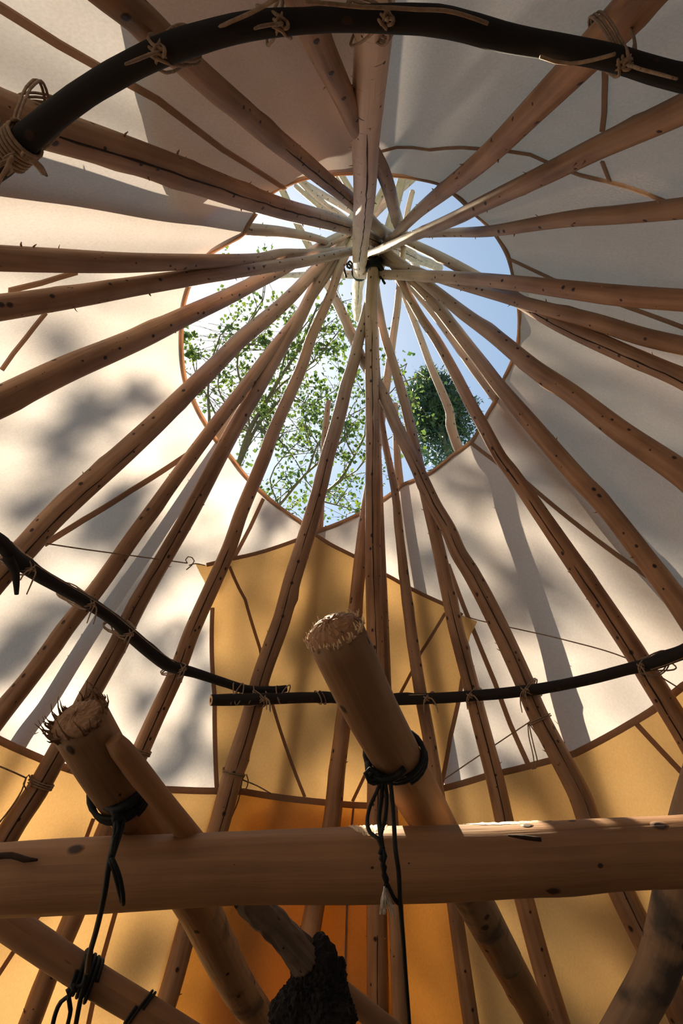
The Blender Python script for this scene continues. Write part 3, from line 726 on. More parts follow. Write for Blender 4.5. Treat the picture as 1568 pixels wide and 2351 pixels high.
# twine running along the hoops between lashings
def along(cur, xs, off=0.004, up=1):
    out = []
    for x, y in xs:
        i = near_pt(cur, (x, y)); toc = CAM - cur[0][i]; toc /= np.linalg.norm(toc); T = cur[2][i]
        side = np.cross(T, toc); side /= np.linalg.norm(side)
        if side[2] * up < 0: side = -side
        out.append(cur[0][i] + toc * cur[1][i] * .75 + side * cur[1][i] * .75)
    return out
def hp_(x, y, e=0.0): return cone_hit(x, y, HOOP_DZ + e)
cordline('twine_run', [[hp_(496,66), hp_(530,50), hp_(575,30), hp_(616,8), hp_(640,-6)]], .0022, 'twine', 'slack twine rising from the near hoop left of the thick birch-barked pole', 'twine')
cordline('twine_run', [[hp_(700,4), hp_(770,10), hp_(830,16), hp_(900,18), hp_(960,22), hp_(1020,24), hp_(1070,36), hp_(1120,54)]], .0022, 'twine', 'slack twine over the top of the near hoop across the birch-barked pole', 'twine')
cordline('twine_run', [[hp_(1240,130,-.012), hp_(1275,142,-.012), hp_(1310,146,-.012), hp_(1360,138,-.012), hp_(1412,124,-.012)]], .0022, 'twine', 'twine drooping under the near hoop left of the tangled lashing', 'twine')
# many close turns on the left end of the near hoop, loose ends hanging
m = Mesh(); i_ = near_pt(nearc, (48, 330)); Q, r, t = nearc[0][i_], nearc[1][i_], nearc[2][i_]
u = np.cross(t, [0, 0, 1.0]); u /= np.linalg.norm(u); w = np.cross(t, u); a_ = np.linspace(0, 7 * 6.2832, 150)
pts = [Q + (u * math.cos(q) + w * math.sin(q)) * (r * 1.1 + .003) + t * (q / 6.2832 - 3.5) * .0058 for q in a_]
vv, ff, uv, _ = tube(np.array(pts), [.0026] * 150, 1, 6, raw=True); m.add(vv, ff, uv)
for line in ([(52,352),(72,368),(92,382),(106,402),(98,398),(80,376),(58,362)], [(50,356),(70,362),(96,384),(104,400)], [(28,360),(16,385),(4,405),(-6,425)], [(30,362),(20,372),(26,392),(14,400)]):
    vv, ff, uv, _ = tube([hp_(x, y, -.03) for x, y in line], [.0026] * len(line), .01, 6); m.add(vv, ff, uv)
tag(m.build('twine_winding', 'twine'), 'close turns of brown twine with hanging loops at the left end of the near hoop', 'twine')
cordline('twine_run', [along(hlc, [(70,1308),(130,1345),(195,1382),(255,1420),(300,1457),(345,1495),(400,1528)], up=1)], .0022, 'twine', 'twine running along the thin hoop at left', 'twine')
cordline('twine_run', [along(hrc, [(905,1608),(940,1608),(975,1606)], up=1)], .0022, 'twine', 'short twine on the thin hoop beside the big foreground post', 'twine')
cordline('twine_run', [along(hrc, [(1490,1522),(1530,1508),(1590,1480)], up=-1)], .0022, 'twine', 'twine along the thin hoop at the right frame edge', 'twine')

# guy strings and ties on the cloths
def cp(x, y, dz=-0.02): return cone_hit(x, y, dz)
cordline('tie_string', [[cp(100,1247), cp(200,1262), cp(320,1278), cp(430,1293)],
         [cp(430,1293), cp(426,1285), cp(432,1278), cp(441,1280), cp(446,1288), cp(440,1298), cp(434,1303), cp(428,1308)], [cp(434,1298), cp(448,1294), cp(470,1298)]], .0022, 'twine', 'thin string from the left pole to the small loop on the panel corner', 'string')
cordline('tie_string', [[cp(1078,1418), cp(1098,1424), cp(1160,1438), cp(1300,1470), cp(1440,1512), cp(1568,1585)]], .0022, 'twine', 'thin string from the right corner of the panel across the bright canvas', 'string')
cordline('tie_string', [[cp(1008,1797), cp(1110,1728), cp(1212,1660), cp(1232,1648)], [cp(1212,1660), cp(1214,1690), cp(1222,1725), cp(1226,1750), cp(1222,1766), cp(1230,1764), cp(1234,1750), cp(1226,1715), cp(1218,1680), cp(1214,1660)],
         [cp(1214,1660), cp(1235,1690), cp(1262,1736)]], .0022, 'twine', 'string with a hanging loop on the long diagonal pole', 'string')
cordline('tie_string', [[cp(-30,1748), cp(20,1768), cp(60,1786)], [cp(60,1786), cp(50,1815), cp(25,1855), cp(-5,1893)], [cp(60,1786), cp(66,1779), cp(72,1790), cp(70,1806), cp(60,1812), cp(54,1800), cp(60,1786)]], .0024, 'twine', 'knotted string at the far left above the liner edge', 'string')
cordline('tie_string', [[cp(556,1790), cp(590,1804), cp(622,1822)], [cp(556,1790), cp(548,1835), cp(530,1880), cp(517,1915)], [cp(556,1790), cp(566,1778), cp(570,1792), cp(562,1816), cp(552,1810), cp(556,1790)]], .0024, 'twine', 'knotted string on the pole above the liner at the panel', 'string')
cordline('tie_string', [[cp(155,1772), cp(165,1764), cp(178,1760)]], .0022, 'twine', 'short string end beside the left foreground post', 'string')
# twine turns round single poles
def pole_wrap(key, xy, turns, label):
    A = ALL[key]; j = near_pt((A['P'],), xy); Q, r, t = A['P'][j], A['R'][j], A['T'][j]
    u = np.cross(t, [0, 0, 1.0]); u /= np.linalg.norm(u); w = np.cross(t, u); rad = .0024
    a = np.linspace(0, turns * 6.2832, turns * 20)
    pts = [Q + (u * math.cos(q) + w * math.sin(q)) * (r * 1.05 + rad) + t * (q / 6.2832 - turns / 2) * rad * 2.6 for q in a]
    vv, ff, uv, _ = tube(np.array(pts), [rad] * len(pts), 1, 6, raw=True)
    tag(mesh_obj('twine_wrap', vv, ff, 'twine', None, uv), label, 'twine', 'twine turns round single poles')
pole_wrap('M3', (85, 1803), 3, 'twine wound round the pole at far left above the log')
pole_wrap('M2', (330, 1735), 3, 'twine wound round the pole just right of the left foreground post')
pole_wrap('M1', (532, 1778), 2, 'twine wound round the pole at the left edge of the amber panel')
pole_wrap('C2', (1240, 1644), 2, 'twine wound round the long diagonal pole below the hoop')

# ------------------------------------------------------------------ black cord at the crossing
T1 = ALL['T1']; C1 = ALL['C1']
d0 = depth_of(T1['P'][near_pt((T1['P'],), (823, 625))]) - .04
def B_(x, y, e=0.0): return at(x, y, d0 + e)
for A, xy, n_, dr, lines, lab in (
    (T1, (823, 625), 5, .004, (([(822,634,0),(810,618,0),(800,606,0),(790,610,0),(791,622,0),(795,637,0)], .006), ([(812,620,0),(808,606,0),(803,600,0),(797,612,0),(805,616,0)], .006)), 'black cord bound round the tip of the thick birch-barked pole'),
    (C1, (857, 612), 7, .006, (([(838,606,.03),(858,604,.0),(872,612,.0),(880,632,0),(872,638,0)], .008), ([(845,602,.02),(866,599,0),(876,612,0),(882,628,0),(878,640,0),(884,652,0)], .006), ([(858,604,.0),(864,592,0),(866,584,0)], .004)), 'black cord bound round the top of the upright centre pole')):
    m = Mesh(); j = near_pt((A['P'],), xy); Q, r, t = A['P'][j], A['R'][j], A['T'][j]
    u = np.cross(t, [0, 0, 1.0]); u /= np.linalg.norm(u); w = np.cross(t, u)
    a_ = np.linspace(0, n_ * 6.2832, n_ * 18)
    pts = [Q + (u * math.cos(q) + w * math.sin(q)) * (r + dr) + t * (q / 6.2832 - n_ / 2) * .009 for q in a_]
    vv, ff, uv, _ = tube(np.array(pts), [.006] * len(pts), 1, 6, raw=True); m.add(vv, ff, uv)
    for line, rd in lines:
        d0 = depth_of(Q) - r - .008
        vv, ff, uv, _ = tube([B_(*q) for q in line], [rd] * len(line), .01, 6); m.add(vv, ff, uv)
    tag(m.build('rope_binding', 'black_cord'), lab, 'rope')

# ------------------------------------------------------------------ foreground frame of logs
FG = 0.74     # the log frame stands this much of the first estimate from the camera
def log(name, pts, dia, label, cat, mat, seed, depth=None, sides=28, rough=.03, ds=.02, bark=0.0):
    P, R = [], []
    for q in pts:
        x, y, w = q[:3]; d = (q[3] if len(q) > 3 else dia * FPX / w) * FG
        P.append(at(x, y, d)); R.append(w / 2 / FPX * d)
    vv, ff, uv, cur = tube(P, R, ds, sides, wob=.002, rough=rough, seed=seed, capdome=0.0, bark=bark)
    vv = [np.array(q) for q in vv]
    o = mesh_obj(name, vv, ff, mat, None, uv); tag(o, label, cat)
    return o, cur
def end_cap(o, cur, at_end, mat, seed, bulge=.35, tilt=0.0, name='sawn_end'):
    """rough sawn end: a domed, hacked face"""
    P, R, T = cur[0], cur[1], cur[2]; i = -1 if at_end else 0; t = T[i] * (1 if at_end else -1)
    u = cur[3][i]; w = np.cross(t, u); rs = np.random.RandomState(seed); v, f = [], []
    nr, ns = 9, 36
    for a in range(nr + 1):
        q = a / nr
        for k in range(ns):
            th = k / ns * 6.2832; rr = R[i] * (q * 1.0)
            hgt = bulge * R[i] * (1 - q ** 2.2) + (rs.rand() - .5) * R[i] * .06 + tilt * R[i] * q * math.cos(th)
            if q > .8: hgt -= R[i] * .12 * rs.rand()
            v.append(P[i] + t * hgt + (u * math.cos(th) + w * math.sin(th)) * rr * (1 + .04 * (rs.rand() - .5)))
    for a in range(nr):
        for k in range(ns): f.append((a*ns+k, a*ns+(k+1) % ns, (a+1)*ns+(k+1) % ns, (a+1)*ns+k))
    return mesh_obj(name, v, f, mat, o, [(x[0], x[1]) for x in np.random.RandomState(seed).rand(len(f) * 4, 2) * .02], smooth=False)
def fibres(o, cur, at_end, n, lmin, lmax, seed, arc=(0, 6.28), mat='raw_cut'):
    P, R, T = cur[0], cur[1], cur[2]; i = -1 if at_end else 0; t = T[i] * (1 if at_end else -1)
    u = cur[3][i]; w = np.cross(t, u); rs = random.Random(seed); m = Mesh()
    for _ in range(n):
        a = rs.uniform(*arc); d = u * math.cos(a) + w * math.sin(a); b = P[i] + d * R[i] * rs.uniform(.82, 1.0) - t * .004; l = rs.uniform(lmin, lmax)
        e = b + (t + d * rs.uniform(-.2, .6) + np.array([rs.uniform(-.4, .4) for _ in range(3)])) * l
        vv, ff, uv, _ = tube([b, (b + e) / 2 + d * l * .15, e], [rs.uniform(.0012, .004), .001, .0004], .01, 4); m.add(vv, ff, uv)
    p = m.build('splinter_fringe', mat, o); p['kind'] = 'stuff'

crossbar, xb = log('crossbar_log', [(-420,2040,148,1.04),(-150,2030,148,1.04),(0,2019,149,1.04),(120,2012,152,1.04),(255,2006,152,1.04),(408,1999,148,1.04),(561,1992,146,1.045),(800,1988,154,1.045),(1023,1984,152,1.05),(1227,1974,146,1.05),(1431,1961,144,1.055),(1568,1955,145,1.055),(1760,1938,145,1.06),(2000,1920,145,1.06)], .12,
                   'thick horizontal foreground log across the bottom of the frame', 'log', 'post_wood', 21, rough=.02)
# axe-hewn pale patches on its top where the post rests
for (xa, xb_, da, db, nm) in ((796, 908, -.6, 1.02, 'hewn_notch'), (1062, 1300, -.75, .62, 'hewn_notch')):
    rs = np.random.RandomState(int(xa)); v, f = [], []
    i0, i1 = near_pt(xb, (xa, 1985)), near_pt(xb, (xb_, 1985)); n = 26
    for k in range(n + 1):
        q = k / n; fi = i0 + (i1 - i0) * q; i = int(fi); fr = fi - i; P = xb[0][i] * (1 - fr) + xb[0][min(i + 1, len(xb[0]) - 1)] * fr; r = xb[1][i] * 1.012; T = xb[2][i]
        up = np.array([0, 0, 1.0]); up = up - T * (up @ T); up /= np.linalg.norm(up); toc = np.cross(T, up); toc = toc if toc @ (CAM - P) > 0 else -toc
        edge = math.sin(q * math.pi) ** .35
        for j in range(11):
            an = da + (db * edge * (1 + .12 * (rs.rand() - .5)) - da) * j / 10
            v.append(P + (up * math.cos(an) + toc * math.sin(an)) * (r + (rs.rand() - .2) * .002 * (0 < j < 10)))
    for k in range(n):
        for j in range(10): f.append((k*11+j, k*11+j+1, (k+1)*11+j+1, (k+1)*11+j))
    mesh_obj(nm, v, f, 'raw_cut', crossbar, [(a, b) for a, b in rs.rand(len(f) * 4, 2) * .03], smooth=False)
# bark seams and cracks on it
def surf_crack(cur, pts, parent, rad=.002, mat='crack', name='drying_crack'):
    out = []
    for x, y in pts:
        i = near_pt(cur, (x, y)); d = depth_of(cur[0][i]); p = at(x, y, d); ax = p - cur[0][i]; ax -= cur[2][i] * (ax @ cur[2][i]); toc = CAM - cur[0][i]; toc -= cur[2][i] * (toc @ cur[2][i]); toc /= np.linalg.norm(toc)
        s_ = min(.97, np.linalg.norm(ax) / cur[1][i]); sd = ax / (np.linalg.norm(ax) + 1e-9)
        out.append(cur[0][i] + cur[1][i] * (sd * s_ + toc * math.sqrt(1 - s_ * s_)) * 1.0)
    vv, ff, uv, _ = tube(out, [rad * .4] + [rad] * (len(out) - 2) + [rad * .4], .01, 6); mesh_obj(name, vv, ff, mat, parent, uv)
surf_crack(xb, [(-60,1970),(0,1968),(60,1964),(100,1972),(126,1974)], crossbar, .004)
surf_crack(xb, [(1040,2018),(1200,2008),(1330,1996),(1450,1980),(1568,1955),(1640,1945)], crossbar, .0016)
surf_crack(xb, [(1160,1920),(1190,1925),(1215,1930),(1240,1926)], crossbar, .003)

postA, pa = log('frame_post', [(768,1446,136),(800,1515,133),(845,1615,125),(915,1750,112),(985,1880,100),(1085,2065,83),(1180,2238,72),(1240,2350,66),(1310,2480,60),(1390,2640,54)], .094,
                'big slanting foreground post with pale sawn end, black cord tied round it', 'post', 'post_wood', 33)
end_cap(postA, pa, False, 'post_wood', 4, .42); fibres(postA, pa, False, 170, .003, .010, 3)
postB, pb = log('frame_post', [(184,1648,130),(240,1745,124),(300,1838,112),(352,1915,100),(450,2070,90),(500,2180,81),(545,2265,75),(600,2345,69),(660,2440,63),(740,2570,56)], .094,
                'slanting left foreground post with a frayed, splintered end', 'post', 'post_wood', 35)
end_cap(postB, pb, False, 'post_wood', 5, .25); fibres(postB, pb, False, 70, .006, .028, 9, mat='post_wood')
log('slim_rail', [(258,1700,40,.93),(275,1722,52,.94),(310,1765,54,.96),(365,1835,52,1.0),(440,1925,50,1.08),(500,2000,48,1.16)], .05, 'slim peeled rail lying along the left foreground post', 'rail', 'post_wood', 37, sides=18, rough=.06)
branch, br = log('barked_branch', [(545,2030,52,1.20),(580,2080,58,1.20),(630,2130,54,1.20),(680,2185,56,1.20),(705,2215,62,1.20)], .05, 'rough barked branch ending in a charred burl below the log', 'branch', 'rough_bark', 41, sides=40, rough=.14, ds=.004, bark=.2)
# charred burl: lumpy, ridged mass
v, f = [], []; rs = np.random.RandomState(17); c0 = at(722, 2304, 1.2 * FG); nu, nv = 110, 90
lump = [(rs.randn(3), rs.uniform(.06, .22), rs.uniform(.02, .08)) for _ in range(60)]
wav = [(rs.randn(3) * rs.uniform(5, 26), rs.rand() * 6.28) for _ in range(22)]
for a in range(nv + 1):
    for b in range(nu):
        la, lo = math.pi * a / nv, 6.2832 * b / nu
        d = np.array([math.sin(la) * math.cos(lo), math.sin(la) * math.sin(lo), math.cos(la)]); r = .82
        for q, h, w in lump: r += h * math.exp(-(1 - d @ (q / np.linalg.norm(q))) / w)
        r += .055 * sum(abs(math.sin(k @ d + p)) - .6 for k, p in wav) / 2.5
        v.append(c0 + (RT * (d[0] * 84 + 10 * d[2]) + UP * d[2] * 98 + FW * d[1] * 76) / FPX * 1.2 * FG * r)
for a in range(nv):
    for b in range(nu): f.append((a*nu+b, a*nu+(b+1) % nu, (a+1)*nu+(b+1) % nu, (a+1)*nu+b))
mesh_obj('burl', v, f, 'char', branch, smooth=False)
log('cross_rail', [(760,2255,44,1.32),(812,2300,46,1.32),(866,2345,48,1.3),(960,2420,50,1.3)], .05, 'pale rail end showing from behind the charred burl', 'rail', 'post_wood', 43, sides=18)
lowrail, lr_ = log('low_rail', [(-220,1965,74,1.22),(-60,2065,72,1.2),(0,2103,70,1.19),(82,2160,68,1.18),(172,2222,66,1.17),(250,2272,64,1.17),(345,2330,62,1.16),(460,2402,60,1.16),(600,2490,58,1.15)], .06, 'slanting rail at lower left with black cord tied round it', 'rail', 'post_wood', 47, sides=20, rough=.05)
log('frame_post', [(1660,1640,96,1.22),(1612,1800,96,1.22),(1585,1900,96,1.22),(1556,2040,95,1.22),(1515,2215,92,1.23),(1445,2350,90,1.24),(1380,2460,88,1.25),(1290,2600,86,1.26)], .085, 'thick scarred post at the lower right corner below the log', 'post', 'grey_bark_wood', 53)
# bark-dark lower half of the big post is part of it
pts = [(1040,1985),(1085,2065),(1130,2150),(1165,2212)]
sl = [near_pt(pa, q) for q in pts]; i0, i1 = sl[0], sl[-1]
vv, ff, uv, _ = tube(pa[0][i0:i1], pa[1][i0:i1] * 1.02, 1, 24, rough=.03, seed=6, raw=True); mesh_obj('bark_sleeve', vv, ff, 'grey_bark_wood', postA, uv)
sl = near_pt(pb, (470, 2110)); vv, ff, uv, _ = tube(pb[0][sl-2:], pb[1][sl-2:] * 1.02, 1, 24, rough=.03, seed=8, raw=True); mesh_obj('bark_sleeve', vv, ff, 'grey_bark_wood', postB, uv)

# black cords on the posts
def band(cur, xy, turns, rad, tilt=0.0, dr=1.0):
    i = near_pt(cur, xy); Q, r, t = cur[0][i], cur[1][i], cur[2][i]
    toc = CAM - Q; toc -= t * (toc @ t); toc /= np.linalg.norm(toc); w = np.cross(t, toc); a = np.linspace(0, turns * 6.2832, int(turns * 24))
    return [Q + (toc * math.cos(q) + w * math.sin(q)) * (r * 1.04 * dr + rad) + t * ((q / 6.2832 - turns / 2) * rad * 2.3 + tilt * r * math.sin(q)) for q in a], Q, r, t, toc
m = Mesh()
pts, Q, r, t, toc = band(pa, (905, 1735), 3, .0034, tilt=-.25)
vv, ff, uv, _ = tube(np.array(pts), [.0034] * len(pts), 1, 6, raw=True); m.add(vv, ff, uv)
dk = depth_of(Q) - r - .012
def K_(x, y, e=0): return at(x, y, dk + e)
for line, rd in (([(845,1752,.03),(850,1775,.01),(876,1790,0),(905,1785,0),(930,1765,.0)], .005), ([(876,1788,0),(850,1790,0),(838,1775,0),(848,1765,0),(866,1775,0),(878,1792,0)], .0028), ([(876,1792,0),(858,1800,0),(842,1785,0),(856,1772,0),(874,1784,0)], .0026),
                 ([(876,1790,0),(866,1815,0),(850,1850,-.01),(843,1885,-.03),(850,1912,-.05),(868,1925,-.06),(876,1945,-.065),(872,1962,-.07)], .0026), ([(878,1792,0),(876,1830,0),(870,1880,-.03),(876,1930,-.06),(878,1948,-.066)], .0030), ([(884,1792,0),(888,1830,0),(884,1880,-.03),(874,1920,-.055),(880,1950,-.066)], .0026),
                 ([(896,1790,0),(902,1850,-.01),(905,1900,-.045),(908,1950,-.066),(915,2000,-.07),(918,2060,-.066),(925,2150,-.05),(932,2250,-.03),(940,2360,-.01),(944,2440,.0)], .0028),
                 ([(878,1948,-.066),(884,1965,-.07),(878,1985,-.07),(882,2005,-.07),(888,2018,-.07),(886,2035,-.07)], .0030), ([(880,1950,-.066),(874,1972,-.07),(884,1990,-.07),(880,2010,-.07),(892,2035,-.07),(905,2062,-.066),(917,2076,-.06)], .0026)):
    vv, ff, uv, _ = tube([K_(*q) for q in line], [rd] * len(line), .008, 6); m.add(vv, ff, uv)
cordA = m.build('knotted_rope', 'black_cord'); tag(cordA, 'black cord knotted round the big post, ends hanging in front of the log', 'cord')
m = Mesh()
for k in range(26):
    x0 = 884 + rnd.uniform(-3, 3); x1 = 884 + rnd.uniform(-12, 26); e = rnd.uniform(-.075, -.062)
    vv, ff, uv, _ = tube([K_(x0, 2035, e), K_((x0 + x1) / 2 + rnd.uniform(-4, 2), 2065, e), K_(x1, 2085 + rnd.uniform(0, 25), e)], [.0005] * 3, .01, 4); m.add(vv, ff, uv)
fz = m.build('frayed_tassel', 'white_fluff', cordA); fz['kind'] = 'stuff'
m = Mesh()
pts, Q, r, t, toc = band(pb, (278, 1812), 3, .0036, tilt=.15, dr=1.0)
vv, ff, uv, _ = tube(np.array(pts), [.0036] * len(pts), 1, 6, raw=True); m.add(vv, ff, uv)
dk = depth_of(Q) - r - .012
for line, rd in (([(224,1830,.03),(245,1850,.01),(265,1858,0),(290,1848,0),(326,1822,.02)], .006), ([(262,1856,0),(268,1872,0),(276,1880,0),(264,1890,0),(272,1862,0)], .006), ([(268,1870,0),(264,1910,-.01),(258,1945,-.035),(250,1985,-.05),(242,2040,-.05),(232,2090,-.04),(220,2140,-.02),(206,2190,.0),(200,2232,.03)], .0034),
                 ([(276,1870,0),(284,1885,0),(276,1915,-.015),(266,1945,-.035),(256,1975,-.05)], .0028), ([(268,1872,0),(272,1905,-.01),(262,1930,-.03),(256,1965,-.05)], .0028),
                 ([(256,1968,-.05),(268,1995,-.052),(276,2020,-.052),(282,2055,-.05),(283,2076,-.046)], .0028), ([(252,1972,-.05),(262,2000,-.052),(270,2030,-.052),(280,2070,-.046)], .0026)):
    vv, ff, uv, _ = tube([K_(*q) for q in line], [rd] * len(line), .008, 6); m.add(vv, ff, uv)
tag(m.build('knotted_rope', 'black_cord'), 'black cord knotted round the left post, hanging over the log', 'cord')
m = Mesh()
pts, Q, r, t, toc = band(lr_, (204, 2243), 5, .003, tilt=.3)
vv, ff, uv, _ = tube(np.array(pts), [.003] * len(pts), 1, 6, raw=True); m.add(vv, ff, uv)
dk = depth_of(Q) - r - .01
for line, rd in (([(200,2190,-.01),(198,2230,-.01),(190,2262,-.01),(172,2268,-.01),(160,2285,-.01),(140,2300,-.01),(128,2325,-.01),(120,2360,-.01),(116,2420,0)], .0032), ([(172,2266,-.01),(164,2278,-.012),(158,2292,-.012),(162,2320,-.01),(154,2360,-.01),(150,2420,0)], .0032),
                 ([(205,2200,-.01),(196,2250,-.01),(186,2290,-.01),(178,2330,-.01),(172,2370,0),(168,2440,0)], .0034), ([(165,2262,-.01),(170,2272,-.014),(160,2286,-.014),(156,2274,-.012),(168,2266,-.01)], .004)):
    vv, ff, uv, _ = tube([K_(*q) for q in line], [rd] * len(line), .008, 6); m.add(vv, ff, uv)
tag(m.build('knotted_rope', 'black_cord'), 'black cord wound round the slanting low rail, ends hanging to the frame edge', 'cord')
pts, *_ = band(lr_, (330, 2318), 2, .0022, tilt=-.3)
vv, ff, uv, _ = tube(np.array(pts), [.0022] * len(pts), 1, 6, raw=True); tag(mesh_obj('knotted_rope', vv, ff, 'black_cord', None, uv), 'thin dark cord loop further down the slanting low rail', 'cord')

# ------------------------------------------------------------------ trees beyond the tent
def leaf_cluster(m, c, n, spread, size, rs, origin=None):
    for _ in range(n):
        p = c + rs.randn(3) * spread
        if origin is not None:
            g = p + origin - CAM; zz = g @ FW
            if zz > 0 and math.hypot(IW / 2 + FPX * (g @ RT) / zz - 466, IH / 2 - FPX * (g @ UP) / zz - 737) < 34: continue
        u = rs.randn(3); u /= np.linalg.norm(u); w = np.cross(u, rs.randn(3)); w /= np.linalg.norm(w) + 1e-9
        l = size * rs.uniform(.6, 1.2); b = l * .42; nn = np.cross(u, w) * l * .12
        m.v += [tuple(p), tuple(p + u * l * .5 + w * b + nn), tuple(p + u * l), tuple(p + u * l * .5 - w * b + nn)]
        k = len(m.v); m.f += [(k-4, k-3, k-2), (k-4, k-2, k-1)]; m.uv += [(0, 0)] * 6
def tree(name, label, base, limbs, D, leaf_size, seed, twigs=9, cl=(7, 14), sprays=None):
    """broadleaf tree: trunk from the ground, limbs traced through the sky, twigs and leaf clusters on each"""
    rs = np.random.RandomState(seed); K = D / 9.2
    root = bpy.data.objects.new(name, None); root.location = base; COL.objects.link(root); tag(root, label, 'tree')
    root.empty_display_size = .2
    off = -np.array(base)
    fol = Mesh(); limbpts = []
    def branch_obj(nm, P, R, sides=7, par=root):
        vv, ff, uv, cur = tube([np.array(p) + off for p in P], R, .25, sides, wob=.006, rough=.03, seed=rs.randint(999))
        return mesh_obj(nm, vv, ff, 'tree_bark', par, uv), cur
    for li, (pts, w0, w1, dd) in enumerate(limbs):
        P = [at(x, y, D + dd + rs.uniform(-.3, .3)) for x, y in pts]
        R = list(np.linspace(w0, w1, len(P)) / 2 / FPX * D)
        if li == 0: P = [np.array(base), np.array(base) * .45 + P[0] * .55 + np.array([.15, 0, 0])] + P; R = [R[0] * 2.6, R[0] * 1.7] + R; nm = 'trunk'
        else: nm = 'branch'
        o, cur = branch_obj(nm, P, R, 9 if li == 0 else 7)
        C = cur[0] - off; limbpts += list(C[len(C) // 3:]); s = cur[5]; s0 = s[-1] * (.45 if li == 0 else .12)
        tw = Mesh()
        nt_ = int(twigs * max(.5, (s[-1] - s0) / (2.0 * K)))
        for _ in range(nt_):
            i = int(np.searchsorted(s, rs.uniform(s0, s[-1]))); i = min(i, len(C) - 1)
            d = cur[2][i] * .5 + rs.randn(3) * .7 + np.array([0, 0, .35]); d /= np.linalg.norm(d); L = rs.uniform(.35, 1.0) * K
            q = [C[i], C[i] + d * L * .5 + rs.randn(3) * .06 * K, C[i] + d * L + rs.randn(3) * .1 * K]
            vv, ff, uv, c2 = tube([k + off for k in q], [.016, .011, .006], .2, 5); tw.add(vv, ff, uv)
            for k in range(rs.randint(2, 5)):
                a = q[1] + (q[2] - q[1]) * rs.rand(); e = a + rs.randn(3) * .22 * K
                vv, ff, uv, _ = tube([a + off, (a + e) / 2 + off + rs.randn(3) * .02, e + off], [.007, .006, .004], .25, 4); tw.add(vv, ff, uv)
                leaf_cluster(fol, e + off, rs.randint(*cl), .07 * K, leaf_size, rs, -off)
            leaf_cluster(fol, q[2] + off, rs.randint(*cl), .085 * K, leaf_size, rs, -off)
        leaf_cluster(fol, C[-1] + off, 10, .12 * K, leaf_size, rs, -off)
        if tw.v: t_ = tw.build('twigs', 'tree_bark', o); t_['kind'] = 'stuff'
    # leafy sprays on the sunward boughs that stand between the sun and the canvas
    if sprays:
        C = np.array(limbpts)
        for x, y, sz in sprays:
            e = cone_hit(x, y, DZ_COVER); e = e + _sd * rs.uniform(9.5, 12.5)
            a = C[int(np.argmin(np.linalg.norm(C - e, axis=1)))]; mid = (a + e) / 2 + rs.randn(3) * .1 + np.array([0, 0, .12])
            vv, ff, uv, _ = tube([a + off, mid + off, e + off], [.014, .008, .004], .2, 5); t_ = mesh_obj('bough', vv, ff, 'tree_bark', root, uv)
            r_ = sz / 2 / FPX * 2.0
            for k in range(4): leaf_cluster(fol, e + off + rs.randn(3) * r_ * .5, int(5 + sz / 8), r_ * .55, .068, rs, -off)
    fo = fol.build('foliage', 'leaf', root, smooth=False); fo['kind'] = 'stuff'
    return root
SPRAYS = [(190,940,70),(150,990,60),(235,960,60),(330,905,60),(60,1170,45),(300,1130,45),(240,1185,50),(120,1410,60),(60,1480,70),(20,1510,50),(370,1480,60),(440,1490,50),
          (620,1195,50),(340,1610,55),(430,1680,60),(390,1760,70),(460,1590,45),
          (1000,1300,80),(1160,1400,70),(1240,1360,75),(1130,1110,55),(1250,950,70),(1300,1000,60),(1180,985,60),(1400,1150,80),(1480,1050,70),(1250,880,50),
          (1200,1800,60),(330,2160,60),(300,2250,70),(1400,2150,80),(90,2000,60),(380,780,60),(250,700,60),(120,760,50)]
tree('poplar_tree', 'leafy tree beyond the smoke hole at left, its boughs below the sun', tuple(at(500, 1165, 15.5) * np.array([1, 1, 0])),
     [([(515,1165),(545,1075),(574,987),(607,929),(641,872),(671,826),(700,770),(730,700)], 14, 4, 0),
      ([(545,1075),(590,980),(625,936),(660,900),(690,860)], 9, 3, -.3), ([(479,1010),(480,950),(478,895),(486,830),(505,770)], 8, 3, .4),
      ([(574,987),(560,900),(545,840),(560,760),(600,700),(610,650)], 6, 2, .3), ([(607,929),(650,880),(720,830),(770,770),(785,752)], 5, 2, -.2),
      ([(520,1010),(480,920),(450,860),(440,800)], 5, 2, .5), ([(641,872),(660,800),(690,760),(720,720)], 5, 2, -.6), ([(590,980),(640,1010),(680,1060),(700,1100)], 4, 2, -.5),
      ([(574,987),(520,930),(500,880),(520,820)], 5, 2, .8), ([(660,900),(720,930),(738,900)], 3, 1.5, -.4)], 15.5, .14, 5, twigs=8, cl=(8, 14), sprays=SPRAYS)
tree('poplar_tree', 'leafy tree with bare grey boughs rising behind the centre pole', tuple(at(600, 1250, 13.0) * np.array([1, 1, 0])),
     [([(600,1200),(640,1160),(706,1085),(750,1128),(780,1103)][:3] + [(760,1040),(800,990)], 8, 3, 0), ([(700,1170),(750,1128),(780,1103),(814,1046),(837,1000),(850,930)], 9, 4, .3),
      ([(735,1150),(790,1165),(830,1172)], 4, 2, .2), ([(706,1085),(730,1020),(770,960),(800,900)], 5, 2, -.4), ([(780,1103),(820,1080),(850,1040)], 4, 2, .2), ([(640,1160),(620,1100),(650,1050),(690,1010)], 4, 2, .5),
      ([(837,1000),(870,930),(915,880),(935,835)], 4, 2, .5), ([(814,1046),(790,1000),(800,950),(830,900)], 4, 1.5, -.3)], 13.0, .12, 9, twigs=7, cl=(7, 13))

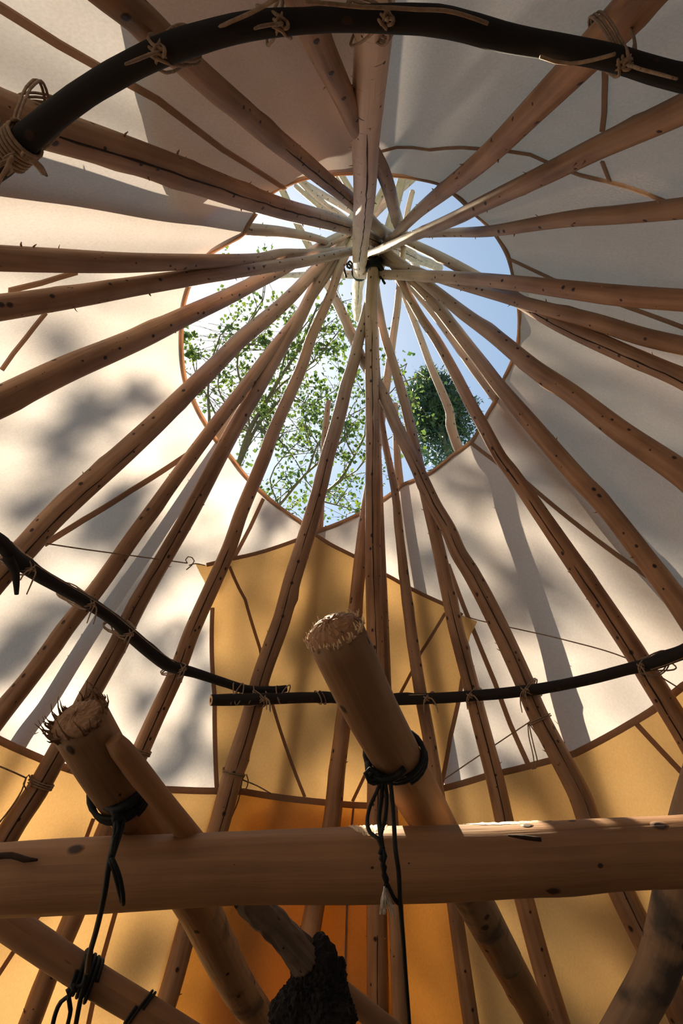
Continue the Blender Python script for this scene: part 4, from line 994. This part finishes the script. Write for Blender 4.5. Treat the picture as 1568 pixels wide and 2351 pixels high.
def conifer(label, tip_xy, base_xy, D, wpx):
    rs = np.random.RandomState(23)
    tip = at(*tip_xy, D); low = at(*base_xy, D)
    foot = np.array([tip[0] + .1, tip[1] - .1, 0.0]); H = tip[2]
    root = bpy.data.objects.new('conifer_tree', None); root.location = foot; COL.objects.link(root); tag(root, label, 'tree'); root.empty_display_size = .2
    vv, ff, uv, _ = tube([np.zeros(3), (tip - foot)], [.22, .02], .5, 9); mesh_obj('trunk', vv, ff, 'tree_bark', root, uv)
    hw = wpx / 2 / FPX * np.linalg.norm(low - CAM)      # half width of the crown at the lower sight point
    drop = H - low[2]
    V, F = [], []; z = H; k = 0
    while z > 1.5:
        fine = z > H - drop * 1.5
        q = (H - z) / drop
        wid = min(2.4, .05 + hw * min(1.0, q) ** .62 * (1 + .12 * max(0, q - 1))) * rs.uniform(.86, 1.12)
        c = (tip - foot) * (z / H)
        nb = 11 if fine else 6
        for b in range(nb):
            a = k * 2.4 + b * 6.2832 / nb + rs.uniform(-.3, .3); d = np.array([math.cos(a), math.sin(a), .35]); L = wid * rs.uniform(.72, 1.12)
            n = max(2, int(L / (.085 if fine else .2)))
            for e in range(n):
                t = (e + .5) / n; p = c + d * L * t - np.array([0, 0, .25 * L * t * t])
                m_ = 9 if fine else 4
                u = d * .6 + rs.randn(m_, 3) * .75; u /= np.linalg.norm(u, axis=1)[:, None]
                w = np.cross(u, rs.randn(m_, 3)); w /= np.linalg.norm(w, axis=1)[:, None]
                l = rs.uniform(.07, .18, (m_, 1)) * (1 if fine else 1.7); p2 = p + rs.randn(m_, 3) * .07
                base = len(V)
                tri = np.stack([p2 - w * l * .17, p2 + w * l * .17, p2 + u * l], 1).reshape(-1, 3)
                V.extend(tri.tolist()); F.extend([(base + 3*x, base + 3*x + 1, base + 3*x + 2) for x in range(m_)])
        z -= .13 if fine else .4; k += 1
    fo = mesh_obj('foliage', V, F, 'needle', root, smooth=False); fo['kind'] = 'stuff'
conifer('dark conifer seen through the smoke hole at right', (980, 858), (1008, 1085), 20.0, 138)
